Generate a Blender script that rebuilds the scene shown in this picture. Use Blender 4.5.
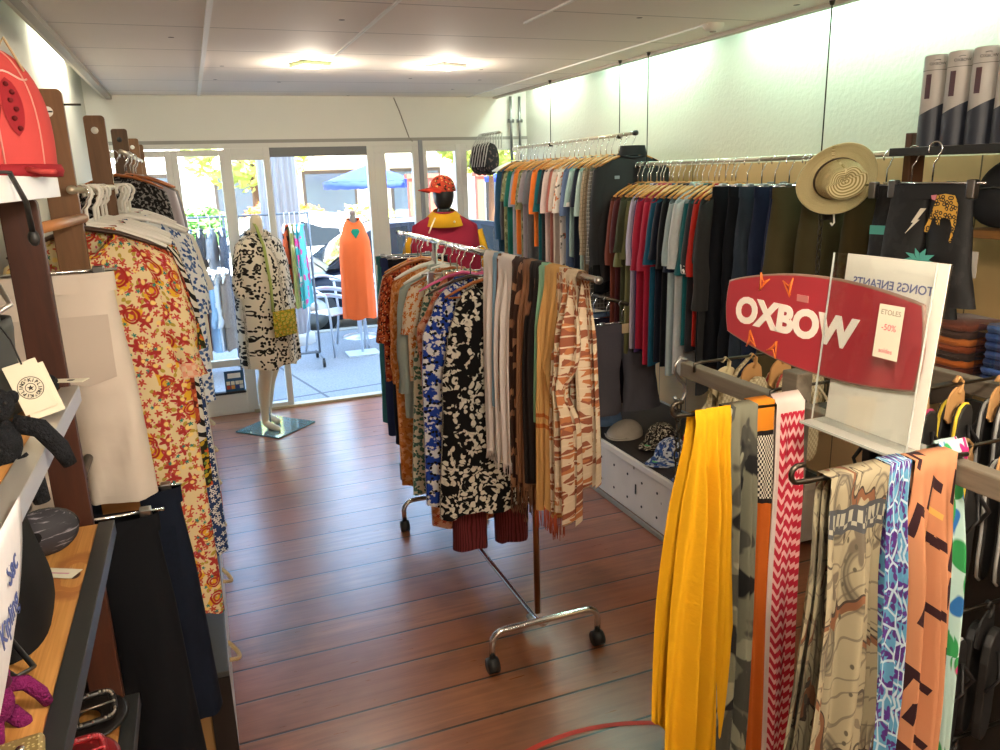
import bpy, bmesh, math, random
from mathutils import Vector, Matrix
from math import sin, cos, pi, radians as rad, exp, sqrt
for o in list(bpy.data.objects): bpy.data.objects.remove(o)
SC = bpy.context.scene
COL = SC.collection
rnd = random.Random(7)
# ------------------------------------------------------------------ camera
YAW, PITCH, ROLL = 0.36434694, 0.25514663, -0.03068828
def cam_axes():
    cy, sy, cp, sp = cos(YAW), sin(YAW), cos(PITCH), sin(PITCH)
    f = Vector((sy*cp, cy*cp, -sp)); r = Vector((cy, -sy, 0)); u = r.cross(f)
    c, s = cos(ROLL), sin(ROLL)
    return c*r + s*u, -s*r + c*u, f
cd = bpy.data.cameras.new('camera'); cam = bpy.data.objects.new('camera', cd); COL.objects.link(cam)
_r, _u, _f = cam_axes()
m = Matrix(((_r.x, _u.x, -_f.x, 0), (_r.y, _u.y, -_f.y, 0), (_r.z, _u.z, -_f.z, 1.85), (0, 0, 0, 1)))
cam.matrix_world = m
cd.sensor_width = 36; cd.lens = 27.91; cd.clip_start = 0.03; cd.clip_end = 300
SC.camera = cam
# ------------------------------------------------------------------ world, sun, exposure
SC.view_settings.view_transform = 'Standard'; SC.view_settings.look = 'None'
SC.view_settings.gamma = 1; SC.view_settings.use_curve_mapping = False
SC.view_settings.exposure = 0.68
w = bpy.data.worlds.new('sky'); SC.world = w; w.use_nodes = True
bg = w.node_tree.nodes['Background']
bg.inputs[0].default_value = (0.42, 0.66, 1.0, 1); bg.inputs[1].default_value = 5.0
def light(name, kind, loc, energy, color=(1, 1, 1), size=None, sizey=None, direction=(0, 0, -1), spot=None, blend=.6):
    l = bpy.data.lights.new(name, kind); l.energy = energy; l.color = color
    if kind == 'AREA':
        l.size = size
        if sizey: l.shape = 'RECTANGLE'; l.size_y = sizey
    if kind == 'SPOT': l.spot_size = spot; l.spot_blend = blend; l.shadow_soft_size = size or .05
    if kind == 'SUN': l.angle = rad(1)
    if kind == 'POINT': l.shadow_soft_size = size or .05
    o = bpy.data.objects.new(name, l); COL.objects.link(o); o.location = loc
    o.rotation_euler = direction if kind == 'AREA' else Vector(direction).to_track_quat('-Z', 'Y').to_euler()
    return o
light('sun', 'SUN', (0, -5, 12), 36.0, (1, .93, .8), direction=(-.35, .62, -.9))
WARM = (1, .88, .72); COOL = (.62, 1, .86)
# fluorescent tubes in the coves, under the visible tube fittings
for i, (y, l_, e) in enumerate(((5.85, .8, 9), (4.45, 1.1, 12), (2.75, 1.5, 17), (0.9, 1.4, 15))):
    light('cove_light_right', 'AREA', (2.64, y, 2.6), e*.40, (.55, 1, .8) if i in (1, 2) else (.8, 1, .85), .08, l_, (0, -.12, 0))
for y, l_, e in ((5.1, 1.1, 6),):
    light('cove_light_left', 'AREA', (-.55, y, 2.6), e*1.3, (1, .95, .82), .08, l_, (0, .12, 0))
# two recessed ceiling lamps in view, then pendants added behind the camera as fill
LAMPS = [(.707, 4.66), (1.49, 4.63), (.5, .35), (1.55, .35), (.5, -1.3), (1.55, -1.3)]
for i, (x, y) in enumerate(LAMPS):
    e = (9, 9, 36, 16, 27, 25)[i]
    light('lamp_light', 'POINT', (x, y, 2.38 if i < 2 else 2.14), e, WARM, .05 if i < 2 else .1)

# ------------------------------------------------------------------ materials
def srgb(h):
    if isinstance(h, tuple): return (*h[:3], 1)
    h = h.lstrip('#'); v = [int(h[i:i+2], 16)/255 for i in (0, 2, 4)]
    return tuple([(c/12.92 if c <= .04045 else ((c+.055)/1.055)**2.4) for c in v] + [1])
class NT:
    def __init__(s, mat): s.t = mat.node_tree; s.l = s.t.links
    def n(s, typ, **kw):
        nd = s.t.nodes.new(typ)
        for k, v in kw.items(): setattr(nd, k, v)
        return nd
    def put(s, sock, v):
        if v is None: return
        if hasattr(v, 'is_linked'): s.l.new(v, sock)
        else: sock.default_value = v
    def m(s, op, a, b=None, c=None):
        nd = s.n('ShaderNodeMath', operation=op)
        for i, v in enumerate((a, b, c)): s.put(nd.inputs[i], v) if v is not None else None
        return nd.outputs[0]
    def vm(s, op, a, b=None):
        nd = s.n('ShaderNodeVectorMath', operation=op); s.put(nd.inputs[0], a)
        if b is not None: s.put(nd.inputs[1], b)
        return nd.outputs['Value'] if op in ('LENGTH', 'DOT_PRODUCT') else nd.outputs[0]
    def mix(s, f, a, b):
        nd = s.n('ShaderNodeMix', data_type='RGBA'); s.put(nd.inputs[0], f)
        s.put(nd.inputs[6], a); s.put(nd.inputs[7], b); return nd.outputs[2]
    def sep(s, v):
        nd = s.n('ShaderNodeSeparateXYZ'); s.l.new(v, nd.inputs[0]); return nd.outputs
    def comb(s, x, y, z=0.0):
        nd = s.n('ShaderNodeCombineXYZ')
        for i, v in enumerate((x, y, z)): s.put(nd.inputs[i], v)
        return nd.outputs[0]
    def noise(s, v, scale, detail=2, rough=.5, dist=0):
        nd = s.n('ShaderNodeTexNoise'); s.l.new(v, nd.inputs['Vector'])
        nd.inputs['Scale'].default_value = scale; nd.inputs['Detail'].default_value = detail
        nd.inputs['Roughness'].default_value = rough; nd.inputs['Distortion'].default_value = dist
        return nd.outputs
    def step(s, x, th, soft=.02):
        nd = s.n('ShaderNodeMapRange')
        if hasattr(th, 'is_linked'): x = s.m('SUBTRACT', x, th); th = 0.0
        s.put(nd.inputs[0], x); nd.inputs[1].default_value = th-soft; nd.inputs[2].default_value = th+soft
        return nd.outputs[0]
    def vor(s, v, scale, feature='F1', rnd_=1.0, dims='2D'):
        nd = s.n('ShaderNodeTexVoronoi', voronoi_dimensions=dims, feature=feature); s.l.new(v, nd.inputs['Vector'])
        nd.inputs['Scale'].default_value = scale; nd.inputs['Randomness'].default_value = rnd_
        return nd.outputs
MATS = {}
def M(name, color, rough=.8, layers=(), metal=0.0, coord='UV', bump=None, sheen=0.0, spec=None, emit=None, alpha=None, trans=None, off=(0, 0, 0), stretch=None, warp=None):
    """procedural material: a base colour and pattern layers painted over it in order"""
    if name in MATS: return MATS[name]
    mt = bpy.data.materials.new(name); mt.use_nodes = True; t = NT(mt); MATS[name] = mt
    b = mt.node_tree.nodes['Principled BSDF']
    b.inputs['Roughness'].default_value = rough; b.inputs['Metallic'].default_value = metal
    if spec is None and rough > .75 and not metal: spec = .2
    if spec is not None: b.inputs['Specular IOR Level'].default_value = spec
    if sheen: b.inputs['Sheen Weight'].default_value = sheen
    if trans: b.inputs['Transmission Weight'].default_value = trans
    if alpha is not None: b.inputs['Alpha'].default_value = alpha
    c = srgb(color)
    if emit: b.inputs['Emission Color'].default_value = c; b.inputs['Emission Strength'].default_value = emit
    v = None
    if layers or bump:
        tc = t.n('ShaderNodeTexCoord'); v = tc.outputs[coord]
        if off != (0, 0, 0): v = t.vm('ADD', v, off)
        if warp: v = t.vm('ADD', v, t.vm('MULTIPLY', t.vm('SUBTRACT', t.noise(v, warp[0], 2)[1], (.5, .5, .5)), (warp[1],)*3))
        if stretch: v = t.vm('MULTIPLY', v, stretch)
    cur = c
    for L in layers:
        k = L[0]; col = srgb(L[-1])
        if k == 'noise':      # scale, threshold, softness
            f = t.step(t.noise(v, L[1], 2)[0], L[2], L[3])
        elif k == 'blur':     # scale, amount: soft mottling
            f = t.m('MULTIPLY', t.step(t.noise(v, L[1], 3)[0], .5, .25), L[2])
        elif k == 'grain':    # stretched noise: scale, (sx,sy,sz), threshold, soft
            f = t.step(t.noise(t.vm('MULTIPLY', v, L[2]), L[1], 4, .6, .6)[0], L[3], L[4])
        elif k == 'dot':      # scale, radius, keep share
            o = t.vor(v, L[1]); f = t.step(o['Distance'], L[2], -.03)
            f = t.m('MULTIPLY', f, t.m('LESS_THAN', t.sep(o['Color'])[0], L[3]))
        elif k == 'ring':
            o = t.vor(v, L[1]); d = t.m('ABSOLUTE', t.m('SUBTRACT', o['Distance'], L[2])); f = t.step(d, L[3], -.02)
            f = t.m('MULTIPLY', f, t.m('LESS_THAN', t.sep(o['Color'])[0], L[4]))
        elif k in ('flower', 'leaf'):   # scale, radius, keep share, (petals)
            o = t.vor(v, L[1], rnd_=.8); d = t.vm('MULTIPLY', t.vm('SUBTRACT', v, o['Position']), (L[1], L[1], 0))
            s = t.sep(d); r = t.m('SQRT', t.m('ADD', t.m('MULTIPLY', s[0], s[0]), t.m('MULTIPLY', s[1], s[1])))
            rc = t.sep(o['Color'])
            a = t.m('ADD', t.m('ARCTAN2', s[1], s[0]), t.m('MULTIPLY', rc[1], 6.3))
            if k == 'flower': lim = t.m('MULTIPLY_ADD', t.m('COSINE', t.m('MULTIPLY', a, 5.0)), .3*L[2], .75*L[2])
            else: lim = t.m('MULTIPLY', t.m('POWER', t.m('ABSOLUTE', t.m('COSINE', a)), 2.2), L[2])
            f = t.step(t.m('SUBTRACT', lim, r), 0.0, .03)
            lo, hi = L[3] if isinstance(L[3], tuple) else (0, L[3])
            f = t.m('MULTIPLY', f, t.m('MULTIPLY', t.m('LESS_THAN', rc[0], hi), t.m('GREATER_THAN', rc[0], lo)))
        elif k == 'stripe':   # frequency per unit, angle, duty, wobble
            s = t.sep(v); q = t.m('ADD', t.m('MULTIPLY', s[0], cos(L[2])*L[1]), t.m('MULTIPLY', s[1], sin(L[2])*L[1]))
            if L[4]: q = t.m('ADD', q, t.m('MULTIPLY', t.noise(v, 6, 2)[0], L[4]))
            f = t.m('LESS_THAN', t.m('FRACT', q), L[3])
        elif k == 'zig':      # scale, duty
            s = t.sep(v); zz = t.m('ABSOLUTE', t.m('SUBTRACT', t.m('FRACT', t.m('MULTIPLY', s[0], L[1])), .5))
            f = t.m('LESS_THAN', t.m('FRACT', t.m('ADD', t.m('MULTIPLY', s[1], L[1]), zz)), L[2])
        elif k == 'check':    # scale
            nd = t.n('ShaderNodeTexChecker'); t.l.new(v, nd.inputs[0]); nd.inputs['Scale'].default_value = L[1]; f = nd.outputs['Fac']
        elif k == 'band':     # axis, from, to along uv
            s = t.sep(v)[L[1]]; f = t.m('MULTIPLY', t.m('GREATER_THAN', s, L[2]), t.m('LESS_THAN', s, L[3]))
        elif k == 'spot':     # centre x, y, radius x, radius y, inner
            s = t.sep(v); dx = t.m('DIVIDE', t.m('SUBTRACT', s[0], L[1]), L[3]); dy = t.m('DIVIDE', t.m('SUBTRACT', s[1], L[2]), L[4])
            r = t.m('SQRT', t.m('ADD', t.m('MULTIPLY', dx, dx), t.m('MULTIPLY', dy, dy))); r = t.m('ADD', r, t.m('MULTIPLY', t.noise(v, 30)[0], .5)); f = t.m('MULTIPLY', t.step(r, 1.25, -.12), t.m('GREATER_THAN', r, L[5]))
        elif k == 'bandcheck':
            s = t.sep(v)[1]; nd = t.n('ShaderNodeTexChecker'); t.l.new(v, nd.inputs[0]); nd.inputs['Scale'].default_value = L[1]
            f = t.m('MULTIPLY', nd.outputs['Fac'], t.m('MULTIPLY', t.m('GREATER_THAN', s, L[2]), t.m('LESS_THAN', s, L[3])))
        elif k == 'cells':    # scale, share of cells
            o = t.vor(t.vm('ADD', v, t.vm('MULTIPLY', t.noise(v, L[1]*.8)[1], (.25/L[1]*2,)*3)), L[1]); f = t.m('LESS_THAN', t.sep(o['Color'])[0], L[2])
        elif k == 'edge':     # cell outlines: scale, width
            o = t.vor(v, L[1], 'DISTANCE_TO_EDGE'); f = t.step(o['Distance'], L[2], -.015)
        elif k == 'chev':     # scattered L shaped marks: scale, size, keep
            o = t.vor(v, L[1], rnd_=.6); d = t.vm('MULTIPLY', t.vm('SUBTRACT', v, o['Position']), (L[1], L[1], 0)); s = t.sep(d)
            aa = t.m('ADD', s[0], t.m('MULTIPLY', s[1], .35)); bb = t.m('SUBTRACT', s[1], t.m('MULTIPLY', s[0], .35))
            mx = t.m('MAXIMUM', t.m('ABSOLUTE', aa), t.m('ABSOLUTE', bb))
            cut = t.m('MULTIPLY', t.m('GREATER_THAN', aa, -.14), t.m('GREATER_THAN', bb, -.14))
            f = t.m('MULTIPLY', t.m('LESS_THAN', mx, L[2]), t.m('SUBTRACT', 1.0, cut))
            f = t.m('MULTIPLY', f, t.m('LESS_THAN', t.sep(o['Color'])[0], L[3]))
        cur = t.mix(f, cur, col)
    t.put(b.inputs['Base Color'], cur)
    if bump:                  # kind, scale, strength
        if bump[0] == 'weave':
            s = t.sep(v); h = t.m('MULTIPLY', t.m('SINE', t.m('MULTIPLY', s[0], bump[1])), t.m('SINE', t.m('MULTIPLY', s[1], bump[1])))
        elif bump[0] == 'rib':
            h = t.m('SINE', t.m('MULTIPLY', t.sep(v)[0], bump[1]))
        else: h = t.noise(v, bump[1], 4)[0]
        bn = t.n('ShaderNodeBump'); bn.inputs['Strength'].default_value = bump[2]; bn.inputs['Distance'].default_value = bump[3] if len(bump) > 3 else .01
        t.l.new(h, bn.inputs['Height']); t.l.new(bn.outputs[0], b.inputs['Normal'])
    return mt
def cloth(hexcol, rough=.85):
    return M('cloth_'+hexcol, hexcol, rough, [('blur', 30, .12, '#000000')], sheen=.15)
def glass_mat(name, tint=(1, 1, 1), gloss=.08):
    mt = bpy.data.materials.new(name); mt.use_nodes = True; t = NT(mt)
    for n in list(t.t.nodes): t.t.nodes.remove(n)
    o = t.n('ShaderNodeOutputMaterial'); tr = t.n('ShaderNodeBsdfTransparent'); tr.inputs[0].default_value = (*tint, 1)
    g = t.n('ShaderNodeBsdfGlossy'); g.inputs['Roughness'].default_value = .03
    lw = t.n('ShaderNodeLayerWeight'); lw.inputs[0].default_value = .5; mx = t.n('ShaderNodeMixShader')
    t.l.new(t.m('MULTIPLY_ADD', t.m('POWER', lw.outputs[1], 5.0), .9-gloss, gloss), mx.inputs[0]); t.l.new(tr.outputs[0], mx.inputs[1]); t.l.new(g.outputs[0], mx.inputs[2]); t.l.new(mx.outputs[0], o.inputs[0])
    return mt
GLASS = glass_mat('window_glass', (.96, .98, 1), .04); ACRYL = glass_mat('acrylic', (.93, .95, .95), .05)
CHROME = M('chrome', '#d8d8da', .16, metal=1); STEEL = M('steel', '#9a9a98', .35, metal=1); DKSTEEL = M('dark_steel', '#4a443c', .4, metal=1)
WHITE = M('white_plastic', '#ece8e0', .45); BLACKP = M('black_plastic', '#1b1b1c', .5)
WOODY = M('hanger_wood', '#c8893a', .5, [('grain', 14, (1, 8, 8), .5, .2, '#a8671f')], coord='Object')
WOODO = M('orange_wood', '#b0662c', .45, [('grain', 14, (1, 8, 8), .5, .2, '#8a4a1c')], coord='Object')

# ------------------------------------------------------------------ mesh helpers
class MB:
    def __init__(s): s.v = []; s.f = []; s.uv = []
    def face(s, idx, uv=None): s.f.append(idx); s.uv.append(uv)
    def box(s, x0, x1, y0, y1, z0, z1, mat=None):
        b = len(s.v); P = [(x, y, z) for z in (z0, z1) for y in (y0, y1) for x in (x0, x1)]
        if mat: P = [tuple(mat @ Vector(p)) for p in P]
        s.v += P
        for q in ((0, 2, 3, 1), (4, 5, 7, 6), (0, 1, 5, 4), (2, 6, 7, 3), (0, 4, 6, 2), (1, 3, 7, 5)): s.face([b+i for i in q])
        return s
    def grid(s, fn, nu, nv, cu=False, cv=False, flip=False):
        b = len(s.v); U = nu if cu else nu+1; V = nv if cv else nv+1; uvs = []
        for j in range(V):
            for i in range(U):
                r = fn(i/nu, j/nv); s.v.append(tuple(r[:3])); uvs.append(tuple(r[3:5]) if len(r) > 3 else (i/nu, j/nv))
        for j in range(nv):
            for i in range(nu):
                a = [(i, j), (i+1, j), (i+1, j+1), (i, j+1)]
                idx = [b + (q[1] % V)*U + (q[0] % U) for q in a]; u = [uvs[k-b] for k in idx]
                if cu and i == nu-1: u[1] = (2*u[0][0]-uvs[(j % V)*U+nu-2][0], u[1][1]); u[2] = (u[1][0], u[2][1])
                if flip: idx.reverse(); u.reverse()
                s.face(idx, u)
        return s
    def tube(s, pts, r, n=8, closed=False, caps=True, flat=1.0):
        pts = [Vector(p) for p in pts]; N = len(pts); b = len(s.v); prev = None; L = 0
        ls = []
        for i, p in enumerate(pts):
            if i: L += (p-pts[i-1]).length
            ls.append(L)
            if closed: d = pts[(i+1) % N]-pts[i-1]
            else: d = pts[min(i+1, N-1)]-pts[max(i-1, 0)]
            d = d.normalized() if d.length > 1e-9 else Vector((0, 0, 1))
            if prev is None:
                a = Vector((0, 0, 1)) if abs(d.z) < .9 else Vector((0, 1, 0))
                x = d.cross(a).normalized()
            else:
                x = prev - d*prev.dot(d); x = x.normalized() if x.length > 1e-6 else d.orthogonal().normalized()
            prev = x; y = d.cross(x); rr = r[i] if isinstance(r, (list, tuple)) else r
            for k in range(n):
                a = 2*pi*k/n; s.v.append(tuple(p + x*(rr*cos(a)) + y*(rr*flat*sin(a))))
        R = N if closed else N-1
        for i in range(R):
            for k in range(n):
                i2 = (i+1) % N; k2 = (k+1) % n
                s.face([b+i*n+k, b+i*n+k2, b+i2*n+k2, b+i2*n+k], [(k/n*.1, ls[i]), ((k+1)/n*.1, ls[i]), ((k+1)/n*.1, ls[i2] if i2 else L), (k/n*.1, ls[i2] if i2 else L)])
        if caps and not closed:
            s.face([b+k for k in range(n)][::-1]); s.face([b+(N-1)*n+k for k in range(n)])
        return s
    def lathe(s, prof, n=24, at=(0, 0, 0), mat=None, sx=1, sy=1):
        def fn(u, v):
            j = min(int(round(v*(len(prof)-1))), len(prof)-1); r, z = prof[j]; a = 2*pi*u
            p = Vector((at[0]+r*cos(a)*sx, at[1]+r*sin(a)*sy, at[2]+z))
            if mat: p = mat @ p
            return (*p, u, v)
        return s.grid(fn, n, len(prof)-1, cu=True)
    def ell(s, c, r, nu=16, nv=10, mat=None, z0=-1, z1=1):
        def fn(u, v):
            a = 2*pi*u; t = math.asin(max(-1, min(1, z0)))+(math.asin(min(1, z1))-math.asin(max(-1, z0)))*v
            p = Vector((r[0]*cos(a)*cos(t), r[1]*sin(a)*cos(t), r[2]*sin(t)))
            if mat: p = mat @ p
            return (c[0]+p.x, c[1]+p.y, c[2]+p.z, u*2*pi*max(r)*.6, v*pi*r[2])
        return s.grid(fn, nu, nv, cu=True)
    def prism(s, poly, y0, y1, mat=None):
        """polygon in the xz plane, counter-clockwise seen from -y, extruded along y"""
        b = len(s.v); n = len(poly)
        P = [(x, y0, z) for x, z in poly]+[(x, y1, z) for x, z in poly]
        if mat: P = [tuple(mat @ Vector(p)) for p in P]
        s.v += P
        s.face(list(range(b, b+n)), [(x, z) for x, z in poly]); s.face([b+n+i for i in range(n)][::-1], [(x, z) for x, z in poly][::-1])
        for i in range(n): j = (i+1) % n; s.face([b+i, b+n+i, b+n+j, b+j])
        return s
    def build(s, name, mat, parent=None, smooth=True, bevel=0, loc=None, rot=None, solid=0, subsurf=0):
        me = bpy.data.meshes.new(name); me.from_pydata(s.v, [], s.f)
        ul = me.uv_layers.new(name='UV')
        for p, uv in zip(me.polygons, s.uv):
            p.use_smooth = smooth
            for k, li in enumerate(p.loop_indices):
                if uv: ul.data[li].uv = uv[k]
                else:
                    c = me.vertices[me.loops[li].vertex_index].co; n = p.normal
                    ul.data[li].uv = (c.x+c.y*.0, c.z) if abs(n.y) > .6 else ((c.y, c.z) if abs(n.x) > .6 else (c.x, c.y))
        me.materials.append(mat); me.validate(); me.update()
        o = bpy.data.objects.new(name, me); COL.objects.link(o)
        if parent: o.parent = parent
        if loc: o.location = loc
        if rot: o.rotation_euler = rot
        if solid: q = o.modifiers.new('solid', 'SOLIDIFY'); q.thickness = solid; q.offset = 0
        if bevel: q = o.modifiers.new('bevel', 'BEVEL'); q.width = bevel; q.segments = 2; q.limit_method = 'ANGLE'
        if subsurf: q = o.modifiers.new('sub', 'SUBSURF'); q.levels = subsurf; q.render_levels = subsurf
        return o
def box(*a, **k): return MB().box(*a, **k)
def tag(o, label=None, cat=None, group=None, kind=None):
    if label: o['label'] = label
    if cat: o['category'] = cat
    if group: o['group'] = group
    if kind: o['kind'] = kind
    return o
def thing(name, label, cat, loc=(0, 0, 0), rz=0, group=None):
    o = bpy.data.objects.new(name, None); COL.objects.link(o); o.location = loc; o.rotation_euler = (0, 0, rz); o.empty_display_size = .05
    return tag(o, label, cat, group)
def struct(name, mb, mat, parent=None, **k):
    k.setdefault('smooth', False); o = mb.build(name, mat, parent, **k)
    if not parent: o['kind'] = 'structure'
    return o
def setmat(o, mat):
    if o.type == 'MESH' and mat: o.material_slots[0].link = 'OBJECT'; o.material_slots[0].material = mat
def dup(root, loc, rz=0, label=None, group=None, mat=None, only=None, scale=None):
    r = root.copy(); COL.objects.link(r); r.location = loc; r.rotation_euler = (0, 0, rz)
    if label: r['label'] = label
    if group: r['group'] = group
    if scale: r.scale = scale
    for ch in list(root.children):
        c = ch.copy(); COL.objects.link(c); c.parent = r
        kind = ch.name.split('.')[0]
        if mat and (only is None or kind in only): setmat(c, mat)
        for g in list(ch.children):
            d = g.copy(); COL.objects.link(d); d.parent = c
    return r
def textpart(name, s, size, mat, parent, loc, rot=(pi/2, 0, 0), bold=0.0, shear=0.0, ext=.0006, mirror=False, align='CENTER', sx=1.0):
    cu = bpy.data.curves.new(name, 'FONT'); cu.body = s; cu.size = size; cu.extrude = ext; cu.offset = bold; cu.shear = shear; cu.align_x = align; cu.align_y = 'CENTER'
    cu.resolution_u = 4
    tmp = bpy.data.objects.new('tmp', cu); COL.objects.link(tmp); dg = bpy.context.evaluated_depsgraph_get()
    me = bpy.data.meshes.new_from_object(tmp.evaluated_get(dg)); bpy.data.objects.remove(tmp); me.name = name
    me.materials.clear(); me.materials.append(mat)
    if mirror: me.transform(Matrix.Scale(-1, 4, (1, 0, 0))); me.flip_normals()
    if sx != 1: me.transform(Matrix.Scale(sx, 4, (1, 0, 0)))
    o = bpy.data.objects.new(name, me); COL.objects.link(o); o.parent = parent; o.location = loc; o.rotation_euler = rot
    return o
def arc(c, r, a0, a1, n=10, plane='xz'):
    out = []
    for i in range(n+1):
        a = a0+(a1-a0)*i/n; p = r*cos(a), r*sin(a)
        out.append((c[0]+p[0], c[1], c[2]+p[1]) if plane == 'xz' else ((c[0], c[1]+p[0], c[2]+p[1]) if plane == 'yz' else (c[0]+p[0], c[1]+p[1], c[2])))
    return out
def smooth(a, b, x):
    t = max(0, min(1, (x-a)/(b-a) if b != a else 0)); return t*t*(3-2*t)
def lerp_prof(tab, x):
    for (a, va), (b, vb) in zip(tab, tab[1:]):
        if x <= b: return va+(vb-va)*smooth(a, b, x)
    return tab[-1][1]
# ------------------------------------------------------------------ room shell
XL, XR, YW, ZC, YB = -.62, 2.78, 6.486, 2.47, -2.6
plaster = M('plaster', '#d9d6c8', .9, [('blur', 3, .06, '#8f8a78')], coord='Object', bump=('noise', 45, .25, .010))
paintw = M('white_paint', '#dedbd0', .6, [('blur', 4, .05, '#a09a8c')], coord='Object')
def floor_mat():
    mt = bpy.data.materials.new('floor_boards'); mt.use_nodes = True; t = NT(mt); b = mt.node_tree.nodes['Principled BSDF']
    v = t.n('ShaderNodeTexCoord').outputs['Object']; s = t.sep(v); W = .2135
    q = t.m('DIVIDE', t.m('SUBTRACT', s[1], 2.42-W*40), W); fr = t.m('FRACT', q); idx = t.m('FLOOR', q)
    h = t.m('FRACT', t.m('MULTIPLY', t.m('SINE', t.m('MULTIPLY', idx, 12.9898)), 437.58))
    g = t.noise(t.comb(t.m('ADD', t.m('MULTIPLY', s[0], 1.2), t.m('MULTIPLY', h, 20.0)), t.m('MULTIPLY', s[1], 16.0), h), 2.2, 6, .65, .5)[0]
    c = t.mix(t.step(g, .5, .3), srgb('#b0704a'), srgb('#6e4026'))
    c = t.mix(t.m('MULTIPLY', h, .55), c, srgb('#8a4c30'))
    c = t.mix(t.m('MULTIPLY', t.step(t.noise(v, 2.6, 3)[0], .58, .1), .45), c, srgb('#2c170f'))
    edge = t.m('MINIMUM', fr, t.m('SUBTRACT', 1.0, fr)); dark = t.m('GREATER_THAN', t.m('FRACT', t.m('MULTIPLY', idx, .5)), .25)
    seam = t.step(edge, t.m('MULTIPLY_ADD', dark, .022, .014), -.006)
    c = t.mix(t.m('MULTIPLY', seam, t.m('MULTIPLY_ADD', dark, .3, .65)), c, srgb('#140a07'))
    t.put(b.inputs['Base Color'], c)
    t.put(b.inputs['Roughness'], t.m('MULTIPLY_ADD', t.noise(t.comb(t.m('MULTIPLY', s[0], 3.0), t.m('MULTIPLY', s[1], 30.0)), 3, 4)[0], .25, .2))
    hh = t.m('SUBTRACT', t.m('MULTIPLY', g, .35), seam)
    bn = t.n('ShaderNodeBump'); bn.inputs['Strength'].default_value = .35; bn.inputs['Distance'].default_value = .006
    t.put(bn.inputs['Height'], hh); t.put(b.inputs['Normal'], bn.outputs[0]); b.inputs['Specular IOR Level'].default_value = .55; b.inputs['Coat Weight'].default_value = .45; b.inputs['Coat Roughness'].default_value = .22
    return mt
def ceil_mat():
    mt = bpy.data.materials.new('ceiling_panels'); mt.use_nodes = True; t = NT(mt); b = mt.node_tree.nodes['Principled BSDF']
    v = t.n('ShaderNodeTexCoord').outputs['Object']; s = t.sep(v)
    fy = t.m('FRACT', t.m('DIVIDE', t.m('ADD', s[1], 5.0), .62)); ey = t.m('MINIMUM', fy, t.m('SUBTRACT', 1.0, fy))
    f = t.step(ey, .008, -.005)
    c = t.mix(t.m('MULTIPLY', t.step(t.noise(v, 3, 3)[0], .5, .3), .12), srgb('#ece2d6'), srgb('#d2c6b8'))
    sp = t.vor(v, 1.7); c = t.mix(t.m('MULTIPLY', t.m('LESS_THAN', sp['Distance'], .022), t.m('LESS_THAN', t.sep(sp['Color'])[0], .5)), c, srgb('#6b6258'))
    c = t.mix(t.m('MULTIPLY', f, .6), c, srgb('#6f665c')); t.put(b.inputs['Base Color'], c); b.inputs['Roughness'].default_value = .75
    return mt
struct('floor', box(XL-.1, XR+.1, YB-.1, YW+.06, -.12, 0), floor_mat())
struct('ceiling', box(-.456, 2.5, YB, YW, ZC, ZC+.05), ceil_mat())
struct('ceiling_upper', box(XL-.1, XR+.1, YB-.1, YW+.06, 2.75, 2.85), paintw)
struct('wall_left', box(XL-.1, XL, YB-.1, YW, 0, 2.75), plaster)
struct('wall_right', box(XR, XR+.1, YB-.1, YW, 0, 2.75), plaster)
struct('wall_back', box(XL, XR, YB-.1, YB, 0, 2.75), plaster)
struct('wall_front', box(XL, XR, YW-.02, YW+.1, 2.135, 2.75), paintw)
struct('trim_1', box(-.475, -.44, YB, YW-.02, ZC-.03, ZC-.002), M('grey_strip', '#9c9486', .5))
struct('trim_2', box(-.50, -.478, YB, YW-.02, ZC-.02, ZC+.05), M('beige_strip', '#cfc7b4', .5))
struct('trim_3', box(2.475, 2.515, YB, YW-.02, ZC-.015, ZC+.055), M('ceiling_edge', '#b5aa9c', .6))
for i, (x, y0, y1, wd) in enumerate(((.146, YB, 6.46, .022), (.79, YB, 4.5, .014), (1.42, YB, 3.3, .012), (2.25, 3.15, 6.46, .008))):
    struct('trim_%d' % (4+i), box(x-wd/2, x+wd/2, y0, y1, ZC-.008, ZC-.0005), M('ceiling_strip', '#f2efe8', .5))
struct('trim_8', box(XL, XR, YW-.035, YW-.022, 2.125, 2.15), M('grey_trim', '#9a968c', .6))
# panelling of the right wall under the shelf line
struct('trim_9', box(2.745, XR-.001, YB, 6.2, .36, 1.86), M('beige_panel', '#dcb47c', .6, [('stripe', 3.3, pi/2, .02, 0, '#6a563a'), ('blur', 6, .15, '#8a7048')], coord='Object'))
# window wall: frames and panes
FR = M('white_frame', '#d4d0c6', .45)
def window(nm, x0, x1, z0, z1, fw=.045, glass=True):
    m_ = MB()
    m_.box(x0, x0+fw, YW-.03, YW+.03, 0, z1); m_.box(x1-fw, x1, YW-.03, YW+.03, 0, z1)
    m_.box(x0+fw, x1-fw, YW-.028, YW+.028, z1-fw, z1); m_.box(x0+fw, x1-fw, YW-.028, YW+.028, z0, z0+fw)
    f = struct(nm, m_, FR, bevel=.004)
    if glass: struct('pane', box(x0+fw, x1-fw, YW-.004, YW+.004, z0+fw, z1-fw), GLASS, f)
    return f
w1 = window('window_1', -.62, -.10, .0, 2.08)
w2 = window('window_2', -.10, .285, .0, 2.08)
for w_ in (w1, w2):
    x0, x1 = (-.575, -.145) if w_ is w1 else (-.055, .24)
    struct('mid_rail', box(x0, x1, YW-.025, YW+.025, .40, .455), FR, w_)
    struct('bottom_rail', box(x0, x1, YW-.024, YW+.024, .045, .17), FR, w_); struct('dark_seal', box(x0, x1, YW-.026, YW+.026, .172, .19), BLACKP, w_)
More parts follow.
